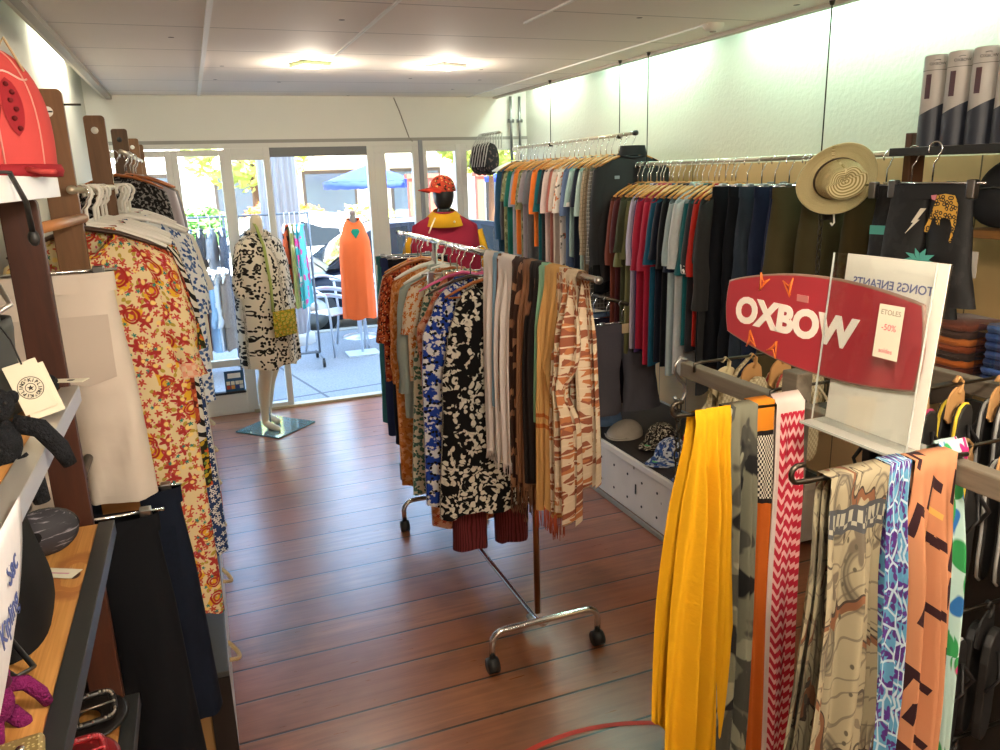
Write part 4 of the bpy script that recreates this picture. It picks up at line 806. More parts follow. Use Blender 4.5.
# acrylic holder with a page seen from behind
ah = thing('acrylic_holder', 'clear acrylic sign holder with a white page, in front of the red sign', 'sign holder', (1.045, .985, 1.384), -pi/2)
ln = Matrix.Rotation(-.075, 4, 'X')
MB().box(-.105, .105, -.003, .0, 0, .31, ln).build('front_sheet', ACRYL, ah, smooth=False)
MB().box(-.105, .105, .0312, .034, 0, .31, ln).build('back_sheet', ACRYL, ah, smooth=False)
MB().box(-.105, .105, -.03, .06, -.0035, .0).build('foot', M('acrylic_foot', '#cfcdc4', .15, alpha=.55), ah, smooth=False)
ed = M('acrylic_edge', '#b4b8b2', .15)
for x in (-.106, .106): MB().box(x-.0006, x+.0006, -.0032, .0002, 0, .31, ln).build('polished_edge', ed, ah, smooth=False)
MB().box(-.106, .106, -.031, -.03, -.004, .0004).build('polished_edge', ed, ah, smooth=False)
PG = M('page_white', '#d9d4c8', .7)
pg = MB().box(-.104, .104, .0285, .0305, .002, .309, ln).build('page', PG, ah, smooth=False)
pen = M('pen_blue', '#5a5f8c', .7); penr = M('pen_pink', '#c8606c', .7)
def wr(s, size, mat, x, z, y=.0280, mirror=True, b=.0003, sx=1.0): 
    p = ln @ Vector((x, y, z)); return textpart('handwriting', s, size, mat, pg, p, rot=(pi/2-.075, 0, 0), bold=b, mirror=mirror, ext=.0002, sx=sx)
wr('TONGS ENFANTS', .021, pen, .0, .262); wr('9.50', .018, pen, .015, .235)
nt = thing('paper_note', 'small paper note with pink writing taped to the acrylic holder', 'note', (1.045, .985, 1.384), -pi/2)
n_ = MB().box(.012, .062, -.0042, -.0034, .145, .235, ln).build('paper', M('note_paper', '#cfc8b4', .8), nt, smooth=False)
for s_, z_, mt_, sz in (('ETOLES', .222, M('pencil', '#8c8474', .8), .012), ('-50%', .197, penr, .015), ('soldes', .158, penr, .011)):
    textpart('handwriting', s_, sz, mt_, n_, ln @ Vector((.037, -.0045, z_)), rot=(pi/2-.075, 0, 0), bold=.0001, ext=.0001)
# straw slippers and flip-flops
STRAW = M('straw_white', '#c4b999', .9, [('check', 120, '#a59a7c')], coord='Object', bump=('noise', 160, .6)); CARD = M('card_tan', '#b08450', .7); CARDD = M('card_brown', '#7a5a34', .7)
def soleoutline(s=1, L=.25):
    return [(s*x, z) for x, z in ((.0, 0), (.022, -.004), (.038, -.022), (.043, -.06), (.036, -.11), (.031, -.15), (.034, -.2), (.028, -.235), (.012, -.25), (-.008, -.25), (-.026, -.236), (-.033, -.2), (-.031, -.15), (-.037, -.1), (-.04, -.06), (-.034, -.022), (-.02, -.005))]
def flipflops(label, loc, rz, sole, strap, card, group, cat='flip-flops', rim=None):
    f = thing('flip_flops', label, cat, loc, rz, group)
    m_ = [(.045*cos(a), .028*sin(a)-.045) for a in [pi*k/8 for k in range(9)]]
    pol = m_+[(-.05, -.075), (-.03, -.09), (.03, -.09), (.05, -.075)]
    hd = MB().prism(pol[::-1][::-1], -.002, .002); hd.build('card_hanger', card, f, smooth=False)
    MB().tube([(0, -.003, -.03), (.01, -.003, -.022), (.012, -.003, -.005), (0, 0, .006), (-.01, .003, -.005)], .006, 6, flat=.4).build('card_hook', card, f)
    for i, y in enumerate((-.016, .016)):
        so = MB().prism([(x, z-.05) for x, z in soleoutline(1)][::-1], y-.008, y+.008).build('sole', sole, f, smooth=False, bevel=.003)
        if rim: MB().tube([(x*1.01, y, z-.05) for x, z in soleoutline(1)], .0035, 6, closed=True).build('sole_rim', rim, so)
        sd = -1 if i == 0 else 1
        MB().tube([(-.036, y+sd*.009, -.17), (-.028, y+sd*.028, -.135), (0, y+sd*.012, -.095), (.028, y+sd*.028, -.135), (.034, y+sd*.009, -.17)], .005, 6, flat=.6).build('strap', strap, so)
    return f
G_ = 'straw slippers on the stand'
flipflops('white straw slippers nearest the end of the grey beam', (1.17, 1.52, 1.392), .3, STRAW, M('strap_white', '#c8bfa4', .8), M('straw_card', '#b5a885', .9), G_, 'slippers')
flipflops('white straw slippers with a tan card, second from the beam end', (1.25, 1.52, 1.392), .35, STRAW, MATS['strap_white'], CARD, G_, 'slippers')
flipflops('white straw slippers with a tan card, third from the beam end', (1.34, 1.52, 1.392), .3, STRAW, MATS['strap_white'], CARD, G_, 'slippers', rim=M('red_rim', '#9c3a30', .7))
flipflops('straw slippers behind the wooden post under the red sign', (1.43, 1.52, 1.392), .3, STRAW, MATS['strap_white'], CARD, G_, 'slippers')
bgt = thing('woven_bag', 'cream woven straw bag hanging behind the end of the beam', 'bag', (1.24, 1.55, 1.392), .3)
MB().grid(lambda u, v: (-.085+.17*u, .01*sin(u*9), -.02-.26*v), 20, 20).build('body', STRAW, bgt, loc=(0, .0, -.09), solid=.02)
MB().tube([(-.06, 0, -.1), (-.04, -.02, -.03), (0, -.03, .004), (.04, -.02, -.03), (.06, 0, -.1)], .005, 6).build('handle', STRAW, bgt)
G2 = 'flip-flops on the foreground stand'
BS = M('black_sole', '#161413', .6)
rims = [None, M('pink_rim', '#a8305c', .6), M('yellow_rim', '#c9b02a', .6), M('grey_rim', '#9a9a98', .4), None]
for i, (x, y, z, lab, cd_, rm, sole) in enumerate(((1.24, 1.10, 1.40, 'black flip-flops with a tan card beside the acrylic holder', CARD, rims[0], BS), (1.33, 1.10, 1.41, 'flip-flops with a pink rim and tan card', CARD, rims[1], BS), (1.43, 1.10, 1.41, 'flip-flops with a yellow rim and tan card', CARD, rims[2], BS), (1.54, 1.09, 1.40, 'grey rimmed flip-flops at the far right of the upper row', CARD, rims[3], BS),
        (1.20, .96, 1.335, 'dark flip-flops with a brown card below the acrylic holder', CARDD, None, BS), (1.29, .96, 1.34, 'flip-flops with a large brown card and yellow rim', CARDD, rims[2], BS), (1.39, .95, 1.335, 'flip-flops with a tan card at the right edge of the lower row', CARD, rims[3], BS), (1.47, .97, 1.34, 'black flip-flops last in the lower row', CARDD, None, BS),
        (1.17, .93, 1.0, 'black flip-flops hanging low behind the peach scarf', BS, rims[3], BS), (1.27, .93, 1.0, 'black flip-flops with a grey rim low at the right edge', BS, rims[3], BS), (1.37, .93, 1.0, 'black flip-flops farthest in the low row', BS, None, BS), (1.2, .93, .7, 'black flip-flops in the lowest row at the right edge', BS, None, BS), (1.32, .93, .7, 'black flip-flops farthest in the lowest row', BS, None, BS))):
    flipflops(lab, (x, y, z), .35, sole, M('black_strap', '#1c1a1a', .5), cd_, G2, rim=rm)
# ------------------------------------------------------------------ right wall shelves near the viewer
SHB = M('shelf_black', '#1d1c1b', .5)
def shelf(label, x0, x1, y0, y1, z, mat, th=.026, lip=None):
    s = thing('wall_shelf', label, 'shelf', (x0, y0, z-th)); MB().box(0, x1-x0, 0, y1-y0, 0, th).build('board', mat, s, smooth=False, bevel=.002)
    for y in (.15, (y1-y0)-.22): MB().box((x1-x0)*.6 if x0 > 0 else 0, x1-x0 if x0 > 0 else (x1-x0)*.4, y-.012, y+.012, -.06, -.001).build('bracket', DKSTEEL, s, smooth=False)
    if lip: MB().box(-.004 if x0 > 0 else (x1-x0)-.026, .02 if x0 > 0 else (x1-x0)+.004, 0, y1-y0, -.004, th+.003).build('front_strip', lip, s, smooth=False, bevel=.001)
    return s
shelf('black wall shelf carrying the grey and navy tubes', 2.2, XR-.003, .6, 2.045, 1.89, SHB)
shelf('wooden wall shelf below the black shelf on the right', 2.26, XR-.003, .6, 1.80, 1.635, M('shelf_wood', '#8a6234', .5, [('grain', 5, (9, .7, 9), .5, .2, '#6a4722')], coord='Object'))
shelf('dark wall shelf with folded shirts behind the acrylic holder', 2.2, XR-.003, .6, 2.0, 1.17, SHB)
shelf('lowest dark wall shelf on the right', 2.25, XR-.003, .6, 2.0, .75, SHB)
pr = thing('wooden_post', 'brown wooden post standing left of the tubes by the right wall', 'post', (2.345, 2.07, 0)); MB().box(-.035, .035, -.014, .014, 0, 1.94).build('board', M('post_right', '#5e3a22', .5, [('grain', 5, (9, 9, .7), .5, .2, '#472a16')], coord='Object'), pr, smooth=False, bevel=.003)
TG = M('tube_grey', '#b0aba6', .5); TN = M('tube_navy', '#262a36', .5)
for i in range(5):
    tb = thing('cardboard_tube', ['first grey and navy tube from the left on the black shelf', 'second grey and navy tube from the left on the black shelf', 'third grey and navy tube from the left on the black shelf', 'fourth grey and navy tube, cut by the right edge', 'fifth grey and navy tube on the black shelf beyond the frame'][i], 'tube', (2.31, 1.985-.088*i, 1.891), 0, 'tubes on the black shelf')
    MB().lathe([(0, .0), (.0395, 0), (.0395, .28), (.0375, .284), (0, .284)], 28).build('tube_body', TG, tb)
    def dk(u, v):
        a = 2*pi*u; zt = .118+.02*sin(a+2.6); return (.0402*cos(a), .0402*sin(a), .001+(zt-.001)*v)
    MB().grid(dk, 28, 3, cu=True).build('navy_wrap', TN, tb)
    MB().lathe([(.0405, .236), (.0405, .238)], 28).build('lid_line', M('tube_line', '#6a6663', .5), tb)
    ph = MB().grid(lambda u, v: (.0406*cos(3.05+.45*u), .0406*sin(3.05+.45*u), .15+.075*v), 4, 3).build('picture', M('tube_picture', '#6a4438', .5, [('noise', 40, .5, .1, '#2a2e4a')]), tb)
    textpart('lettering', 'OXBOW', .012, TN, tb, (-.031, -.027, .255), rot=(pi/2, 0, -.85), ext=.0004)
    MB().tube([(-.0405*cos(a), -.0405*sin(a), .268-.004*((a-.7)*3)**2) for a in (.45, .6, .75, .9)], .0008, 4).build('wave_mark', TN, tb)
BW = M('boardshort_black', '#101012', .7, [('flower', 12, .5, .5, '#1b1b1d')])
def bs_(label, y, seed): return trousers('board_shorts', label, 'shorts', BW, (2.17, y, 1.893), -pi/2+.12, L=.36, w=.133, hem=.085, thick=.03, seed=seed, fold=.003)
b1 = bs_('black board shorts printed with a leopard and a bolt below the black shelf', 1.84, 71)
hanger('clip', 'metal clip hanger holding the leopard board shorts', (2.17, 1.84, 1.893), -pi/2+.12)
b2 = trousers('board_shorts', 'black board shorts with turquoise print behind the leopard shorts', 'shorts', BW, (2.26, 1.98, 1.885), -pi/2+.2, L=.42, w=.13, hem=.09, thick=.03, seed=73, fold=.003)
hanger('clip', 'metal clip hanger holding the turquoise print shorts', (2.24, 1.98, 1.885), -pi/2+.2)
TQ = M('print_turquoise', '#58b0a4', .7); YL = M('print_leopard', '#c89a3c', .7, [('ring', 75, .33, .13, .9, '#1b1510')])
def flat(poly, name, mat, par, y=-.042): return MB().prism(poly, y-.002, y).build(name, mat, par, smooth=False)
flat([(-.045, -.27), (-.02, -.235), (-.028, -.235), (.0, -.19), (.018, -.19), (-.008, -.225), (.0, -.225)], 'bolt_print', M('print_white', '#d8d2c0', .7), b1)
flat([(.02, -.262), (.032, -.262), (.04, -.225), (.05, -.21), (.056, -.235), (.066, -.24), (.066, -.222), (.078, -.215), (.1, -.222), (.108, -.245), (.102, -.29), (.109, -.29), (.118, -.23), (.118, -.175), (.105, -.15), (.075, -.145), (.05, -.15), (.044, -.18), (.03, -.225), (.02, -.248)], 'leopard_print', YL, b1)
flat([(.03, -.15), (.048, -.148), (.044, -.165), (.034, -.162)], 'pink_tongue_print', M('print_pink', '#c87888', .7), b1)
for k in range(6):
    a = .15+k*.56; c_, s_ = cos(a), sin(a)
    flat([(.012+.0*c_, -.36), (.012+.03*c_-.008*s_, -.36+.03*s_+.008*c_), (.012+.065*c_, -.355+.055*s_-.012), (.012+.035*c_+.008*s_, -.36+.03*s_-.01*c_)], 'palm_print', TQ, b1)
MB().tube([(.012, -.044, -.36), (.005, -.044, -.42), (.01, -.044, -.5)], .004, 6).build('palm_print', TQ, b1)
MB().box(-.12, -.02, -.046, -.043, -.28, -.25).build('turquoise_band', TQ, b2, smooth=False); flat([(-.13, -.42), (-.05, -.34), (-.03, -.38), (-.09, -.46)], 'palm_print', TQ, b2)
# dark backpack, folded stacks
BK = M('backpack_black', '#121214', .75, [('blur', 20, .3, '#202024')])
bp = thing('backpack', 'black backpack on the wooden shelf below the tubes', 'backpack', (2.42, 1.72, 1.637))
MB().ell((0, 0, .1), (.12, .13, .12), 24, 14, z0=-.84).build('main_body', BK, bp); MB().ell((-.09, 0, .07), (.05, .1, .07), 18, 10).build('front_pocket', BK, bp); MB().tube([(0, -.03, .21), (-.01, -.02, .235), (-.01, .02, .235), (0, .03, .21)], .006, 6).build('handle', BK, bp)
MB().tube([(-.125, -.05, .12), (-.135, 0, .125), (-.125, .05, .12)], .003, 6).build('zip', STEEL, bp)
for i, (y, lab, c) in enumerate(((1.46, 'dark red folded cap bag left on the wooden shelf', '#3c1216'), (1.2, 'black folded bag at the right end of the wooden shelf', '#141414'))):
    o = MB().ell((0, 0, .05), (.12, .1 if i else .06, .06), 20, 10, z0=-.83).build('folded_bag', cloth(c), loc=(2.42, y, 1.637)); tag(o, lab, 'bag')
def folded(label, loc, mat, w=.22, d=.2, h=.022, group=None, plastic=False, rz=0):
    f = thing('folded_shirt', label, 'shirt', loc, rz, group); r = rnd.uniform(-.01, .01)
    def fn(u, v):
        a = 2*pi*u; x = d/2*math.copysign(abs(cos(a))**.35, cos(a)); y = w/2*math.copysign(abs(sin(a))**.35, sin(a)); q = [(.0, 0), (.96, .0), (1, .3), (1, .7), (.96, 1), (0, 1.05)][min(5, int(v*5+.5))]
        return (x*q[0]+r*q[1], y*q[0], h*q[1]+.002*sin(7*a)*q[0])
    MB().grid(fn, 36, 5, cu=True).build('cloth', mat, f)
    MB().tube([(-d/2-.001, -w/2+.02, h*.5), (-d/2-.003, 0, h*.55), (-d/2-.001, w/2-.02, h*.5)], .002, 5).build('fold_line', mat, f)
    if plastic: MB().box(-d/2-.005, d/2+.005, -w/2-.005, w/2+.005, -.0005, h+.0015).build('plastic_sleeve', glass_mat('plastic_film', (.95, .95, .97), .16), f, smooth=False)
    return f
for i in range(7): folded(['lowest', 'second', 'third', 'fourth', 'fifth', 'sixth', 'topmost'][i]+' blue shirt of the plastic wrapped pile', (2.33, 1.56, 1.172+.0265*i), cloth(['#33508c', '#3c5c9c', '#2c4478', '#4a68a8', '#3a5590', '#4468ac', '#5476b0'][i]), .2, .2, .023, 'blue folded shirts', plastic=True)
for i in range(7): folded(['lowest', 'second', 'third', 'fourth', 'fifth', 'sixth', 'topmost'][i]+' shirt of the orange and brown pile', (2.33, 1.80, 1.172+.024*i), cloth(['#5c2a1a', '#a8561e', '#3a2a24', '#7c3a1c', '#b0622a', '#4a342c', '#6c3a2a'][i]), .19, .2, .022, 'orange and brown folded shirts')
for i in range(6): folded(['lowest', 'second', 'third', 'fourth', 'fifth', 'topmost'][i]+' shirt of the dark pile at the right end', (2.33, 1.3, 1.172+.024*i), cloth(['#22242c', '#2e2a2a', '#1c1c20', '#33313a', '#24222a', '#1a1a1e'][i]), .2, .2, .022, 'dark folded shirts')
for i in range(4): folded(['lowest', 'second', 'third', 'topmost'][i]+' dark garment folded on the lowest right shelf', (2.4, 1.5, .752+.03*i), cloth(['#1a1414', '#2a1a1e', '#16161a', '#221c26'][i]), .3, .24, .028, 'dark garments on the lowest shelf')
tg = thing('price_tag', 'white price tag hanging in front of the dark shelf beside the leopard shorts', 'tag', (2.2, 1.705, 1.62)); MB().tube([(0, 0, .0), (0, 0, -.045)], .001, 4).build('string', WHITE, tg); box(-.001, .001, -.028, .028, -.125, -.045).build('card', M('tag_white', '#b8b2a8', .6), tg, smooth=False)
for k in range(3): box(-.002, -.0005, -.012+.009*k, -.006+.009*k, -.112, -.106).build('printed_dot', BLACKP if k != 1 else M('tag_red', '#8c2a2a', .6), tg, smooth=False)
# ------------------------------------------------------------------ straw hat
HAT = M('straw', '#dccfa4', .8, [('stripe', 320, 0, .5, .6, '#8f8252'), ('blur', 26, .3, '#8a7a48')], bump=('noise', 90, .5)); 
hat = thing('straw_hat', 'straw hat with a dark band hanging from the wire by the right wall', 'hat', (2.18, 2.25, 1.795))
hm_ = Matrix.Scale(.80, 4) @ Vector((-.36, -.92, -.13)).to_track_quat("Z", "Y").to_matrix().to_4x4() @ Matrix.Rotation(1.9, 4, 'Z')
def brim(u, v):
    a = 2*pi*u; r = .088+.082*v; z = .018*v*v*(1+1.6*abs(cos(a))**2)-.012*v; p = hm_ @ Vector((r*cos(a)*.9, r*sin(a)*1.08, z)); return (*p, r, u*.02)
MB().grid(brim, 48, 10, cu=True).build('brim', HAT, hat, solid=.003)
def crown(u, v):
    a = 2*pi*u; t = v; r = .094*(1-.2*t**2) if t < .82 else .094*(1-.2*t**2)*(1-(t-.82)/.18); z = .125*min(1, t/.82)
    pinch = .022*exp(-((sin(a))/.55)**2)*smooth(.3, .9, t)*(1 if cos(a) > 0 else .2); dent = -.03*smooth(.8, 1, t)
    p = hm_ @ Vector(((r-pinch)*cos(a)*.92, r*sin(a)*1.1*(1-.25*smooth(.4, 1, t)*(cos(a) > .2)), z+dent)); return (*p, t*.11, u*.02)
cr = MB().grid(crown, 48, 16, cu=True).build('crown', HAT, hat)
MB().grid(lambda u, v: (lambda p: (p.x, p.y, p.z))(hm_ @ Vector((.0955*cos(2*pi*u)*.92, .0955*sin(2*pi*u)*1.1, .004+.02*v))), 48, 2, cu=True).build('band', M('hat_band', '#3a2a1c', .6), hat, solid=.002)
for k in range(3): p = hm_ @ Vector((.083*cos(-1.9+.15*k)*.93, .083*sin(-1.9+.15*k)*1.1, .045+.008*(k % 2))); MB().ell(p, (.003, .003, .003), 8, 5).build('eyelet', DKSTEEL, cr)
# ------------------------------------------------------------------ caps on the bench
def cap(label, loc, rz, crownm, brimm=None, s=1.0, button=True, group='caps on the bench', sticker=None, brimtilt=.0):
    c = thing('baseball_cap', label, 'cap', loc, rz, group); brimm = brimm or crownm
    MB().grid(lambda u, v: (lambda a, t: (s*.088*cos(a)*cos(t)**.8, s*.078*sin(a)*cos(t)**.8, s*.102*sin(t), a*.09, t*.12))(2*pi*u, pi/2*v), 32, 12, cu=True).build('crown', crownm, c)
    def br(u, v):
        a = -1.15+2.3*u; r = .08+.09*v*max(0, cos(a*1.15))**.6; return (s*r*cos(a*.95)+s*.005*v, s*(.078+.0*v)*sin(a)*1.02, s*(.016+.012*cos(a*1.3)-.012*(abs(u-.5)*2)**2-.014*v), r, a*.08)
    MB().grid(br, 20, 6).build('brim', brimm, c, solid=.003)
    if button: MB().ell((0, 0, s*.102), (.007, .007, .004), 8, 5).build('button', brimm, c)
    for k in range(3):
        a0 = k*pi/3+.5; MB().tube([(s*.0885*cos(a0)*cos(t), s*.0785*sin(a0)*cos(t), s*.1025*sin(t)) for t in [pi*j/12 for j in range(13)]], .001, 4).build('seam', brimm, c)
    if sticker: MB().lathe([(0, .0), (.016, 0), (.016, .001), (0, .001)], 14, at=(s*.125, 0, s*.022)).build('size_sticker', sticker, c)
    return c
C_BW = M('cap_black_floral', '#25211f', .85, [('leaf', 46, .5, .8, '#a89c86'), ('noise', 40, .6, .03, '#cfc6b4')]); C_BL = M('cap_blue_floral', '#c9ccd4', .85, [('noise', 26, .5, .04, '#33508c'), ('noise', 36, .58, .03, '#1e2c54')]); C_WH = M('cap_white_floral', '#cfc8c4', .85, [('noise', 24, .58, .03, '#3b3540'), ('noise', 30, .62, .03, '#5a6a98')]); C_RD = M('cap_red_tropic', '#a03048', .85, [('noise', 17, .52, .03, '#d8683a'), ('noise', 22, .58, .03, '#2c2030'), ('dot', 20, .25, .4, '#d890a0')])
STK = M('green_sticker', '#4cae6c', .4, metal=.3); ZB = .349
cap('cap with black and cream floral print on the bench, green sticker on its brim', (2.31, 3.54, ZB), 3.6, C_BW, sticker=STK, s=1.14)
cap('blue and white floral cap at the front edge of the bench', (2.22, 3.30, ZB), 3.5, C_BL, sticker=STK, s=1.14)
cap('red and orange tropical cap at the back of the bench', (2.48, 3.42, ZB), 3.3, C_RD, s=1.14)
cap('pink and purple tropical cap behind the red one on the bench', (2.56, 3.22, ZB), 3.4, M('cap_pink_tropic', '#b03a58', .85, [('noise', 20, .55, .03, '#3c2c5c'), ('noise', 17, .6, .03, '#d87a4a')]))
cap('white and navy floral cap nearest the yellow scarf on the bench', (2.21, 3.06, ZB), 3.6, C_WH, C_BL, s=1.14)
cap('grey spotted cap at the near end of the bench', (2.25, 2.86, ZB), 3.4, M('cap_grey_print', '#7c8078', .85, [('noise', 26, .55, .03, '#34383a')]))
cap('pale blue denim cap beside the beige flat cap', (2.24, 4.02, ZB), 3.5, M('cap_denim', '#6a85a8', .85, [('blur', 30, .3, '#4a6080')]))
fc = thing('flat_cap', 'plain beige flat cap lying on the bench', 'cap', (2.21, 3.76, ZB), 3.65)
FCM = M('flat_cap_beige', '#b0a596', .85, [('blur', 26, .2, '#8a8074')])
MB().grid(lambda u, v: (lambda a, t: (.125*cos(a)*cos(t)+.012, .1*sin(a)*cos(t), .075*sin(t)*(1-.35*cos(a)*cos(t)), a*.1, t*.1))(2*pi*u, pi/2*v), 36, 12, cu=True).build('crown', FCM, fc)
MB().grid(lambda u, v: (.1+.05*v*cos((u-.5)*2.4), (u-.5)*.17*(1-.25*v), .016-.012*v), 14, 4).build('brim', FCM, fc, solid=.003)
MB().tube([(-.1, 0, .035), (-.05, .0, .072), (.02, 0, .078), (.09, 0, .045)], .0015, 5).build('seam', FCM, fc)
# ------------------------------------------------------------------ left shelves and what stands on them
PINE = M('pine', '#c08a48', .45, [('grain', 4, (14, .5, 1), .5, .22, '#a46c30'), ('grain', 3, (30, .6, 1), .56, .1, '#d09a58'), ('spot', .327, 1.255, .045, .09, 1.0, '#9c6230'), ('spot', .327, 1.255, .032, .07, .95, '#a86c34'), ('spot', .291, 1.106, .012, .026, 0, '#40200f'), ('spot', .327, 1.255, .008, .014, 0, '#40200f')], coord='Object')
ALU = M('alu_strip', '#c6c4be', .35, metal=.6); DKSTRIP = M('dark_metal_strip', '#3c3f40', .4, metal=.6)
XF = -.23
shelf('white edged upper shelf holding the red cap on the left', -.60, XF, .2, 1.69, 1.863, M('shelf_white_board', '#cfcac0', .5), .028, lip=M('white_lip_bright', '#e2e4e4', .4))
shelf('middle shelf with a silver metal edge holding the silver backpack', -.60, XF, .2, 1.53, 1.50, PINE, .022, lip=ALU)
shelf('knotty pine shelf with a dark metal edge on the left', -.60, XF, .2, 1.68, 1.174, PINE, .024, lip=DKSTRIP)
shelf('low pine shelf with a dark metal edge holding the coiled belts', -.60, XF, .2, 1.62, .80, PINE, .024, lip=DKSTRIP)
pp = thing('wooden_post', 'dark wooden post carrying the near end of the left shelves', 'post', (-.38, .18, 0)); MB().box(-.033, .033, -.012, .012, 0, 1.9).build('board', POSTD, pp, smooth=False)
RED = M('cap_red', '#bc4846', .85, [('blur', 18, .2, '#7c2024')]); RDK = M('cap_red_print', '#8a2028', .8)
rc = thing('cap', 'red cap with leaf stitching standing at the edge of the white shelf', 'cap', (-.287, 1.5, 1.865), 0)
def rcf(u, v): a = 2*pi*u; t = pi/2*v; b = 1+.10*sin(2*t); return (.088*cos(a)*cos(t)**.75*b, .1*sin(a)*cos(t)**.75*b, .012+.19*sin(t)**.9, a*.1, t*.12)
def onc(a, v, k=1.012): p = rcf(a/(2*pi), v); return Vector((p[0]*k, p[1]*k, p[2]))
MB().grid(rcf, 40, 18, cu=True).build('crown', RED, rc)
MB().tube([onc(-1.9+.1*j, .5+.03*sin(j*.8), 1.012) for j in range(16)], .0016, 5).build('pale_piping', M('piping_pale', '#d0a8a0', .8), rc)
for a0 in (-.5, -1.2, .5): MB().tube([Vector(rcf(a0/(2*pi), j/14)[:3])*1.004 for j in range(15)], .0014, 5).build('seam', M('pale_stitch', '#c88a80', .8), rc)
vp = MB().grid(lambda u, v: onc(-.92+.34*(u-.5)*max(0, sin(pi*v))**.5, .14+.34*v, 1.025), 8, 10).build('vent_patch', RDK, rc)
for k in range(6): MB().ell(onc(-.92+.03*(-1)**k, .18+.05*k, 1.04), (.004, .004, .004), 8, 5).build('eyelet', M('deep_red', '#5c1418', .8), vp)
for k in range(5):
    a = -1.75+.16*k; MB().tube([onc(-1.45, .05, 1.02), onc((a-1.45)/2, .2, 1.02), onc(a, .4-.05*abs(k-2), 1.02)], [.011, .009, .001], 6, flat=.5).build('leaf_print', RDK, rc)
MB().tube([(onc(-1.6+.1*j, .0, 1.03)+Vector((0, 0, -.002))) for j in range(22)], .007, 6, flat=1.6).build('back_strap', RDK, rc)
MB().tube([onc(-.9, .0, 1.05), onc(-.8, 0, 1.25)+Vector((0, 0, -.004)), onc(-.75, 0, 1.5)+Vector((0, 0, -.005))], .008, 6, flat=.5).build('loose_strap', RED, rc)
MB().tube([onc(-.3, .55), onc(-.5, .75, 1.2)+Vector((0, 0, .02)), onc(-.9, .7, 1.2)], .002, 5).build('cord', M('beige_cord', '#b8a078', .8), rc)
cap('dark grey cap beside the red cap, cut by the left edge of the photo', (-.40, 1.28, 1.866), 2.4, M('cap_dark_grey', '#3c3c40', .85), group=None, s=1.1)
tg2 = thing('dangling_strap', 'short black strap hanging over the white shelf edge at the far left', 'strap', (-.222, 1.22, 1.86)); MB().tube([(-.03, 0, .012), (.0, .02, .01), (.01, .04, -.03), (.008, .06, -.07)], .006, 6, flat=.5).build('strap', BLACKP, tg2); MB().ell((.008, .062, -.08), (.008, .008, .012), 8, 6).build('pull', BLACKP, tg2)
# backpacks
SIL = M('silver_nylon', '#8e8a86', .32, [('blur', 14, .3, '#5c5856')], metal=.35); DGR = M('dark_grey_nylon', '#3a3c3a', .6, [('blur', 10, .25, '#242624')])
bk = thing('backpack', 'silver backpack with grey flap on the middle left shelf', 'backpack', (-.41, 1.36, 1.502), -.2)
def bpf(u, v): a = 2*pi*u; t = v; r = 1-.45*smooth(.5, 1, t); sq = lambda c: math.copysign(abs(c)**.55, c); return (.1*sq(cos(a))*r*(1+.04*sin(9*t+3*a)), .12*sq(sin(a))*r, .26*t, a*.1, t*.26)
MB().grid(bpf, 36, 14, cu=True).build('body', SIL, bk); MB().ell((0, 0, .255), (.056, .066, .02), 20, 8).build('top', SIL, bk)
MB().grid(lambda u, v: (lambda p: (p[0]*1.08+.004, p[1]*1.06, p[2]))(bpf(-.22+.44*u, .02+.55*v)), 14, 8).build('front_pocket', DGR, bk, solid=.006)
MB().tube([(.0, -.04, .262), (.0, -.03, .31), (.0, .03, .31), (.0, .04, .262)], .008, 8).build('handle', SIL, bk)
MB().tube([(.09, -.1, .2), (.115, -.07, .17), (.118, .0, .165), (.115, .07, .17), (.09, .1, .2)], .004, 6).build('zip', M('zip_grey', '#b8b4ac', .3, metal=.7), bk)
CRD = M('tag_cream', '#dcd6c2', .7); INK = M('tag_ink', '#2c2a26', .7)
kt = thing('hang_tag', 'cream cardboard hang tag with a round black emblem, hanging from the silver backpack', 'tag', (-.264, 1.31, 1.588), .12); kt.scale = (.82, 1, .82)
MB().tube([(0, -.002, .008), (-.012, .02, .05), (-.03, .04, .08)], .0018, 5).build('cord', BLACKP, kt)
tm = Matrix.Rotation(-.24, 4, 'Y')
cd1 = MB().box(-.03, .026, -.0012, .0012, -.085, .012, tm).build('card', CRD, kt, smooth=False, bevel=.0008); MB().box(-.024, .034, .002, .0035, -.098, .0, tm).build('back_card', CRD, kt, smooth=False)
ce = tm @ Vector((-.002, -.0016, -.038))
for r_ in (.0085, .021): MB().tube([ce+Vector((r_*cos(2*pi*k/24), 0, r_*sin(2*pi*k/24))) for k in range(24)], .0006, 4, closed=True).build('emblem_ring', INK, cd1)
st_ = [(ce.x+(.006 if k % 2 == 0 else .0025)*cos(pi/2+pi*k/5), ce.z+(.006 if k % 2 == 0 else .0025)*sin(pi/2+pi*k/5)) for k in range(10)]
MB().prism(st_, ce.y-.0004, ce.y).build('emblem_star', INK, cd1, smooth=False)
for k, chh in enumerate('KIPLING*KIPLING*'):
    a = pi/2-2*pi*k/16; textpart('emblem_letter', chh, .0085, INK, cd1, ce+Vector((.0148*cos(a), -.0002, .0148*sin(a))), rot=(pi/2, -(a-pi/2), 0), bold=.0003, ext=.0002)
pl = thing('price_label', 'flat white card label sticking out over the silver shelf edge', 'label', (-.25, 1.47, 1.528), -.35); MB().box(-.03, .05, -.012, .012, 0, .0012).build('card', CRD, pl, smooth=False)
MB().box(-.024, -.012, -.005, .004, .0012, .0016).build('printed_mark', INK, pl, smooth=False); MB().box(.02, .03, -.005, .003, .0012, .0016).build('printed_mark', INK, pl, smooth=False)
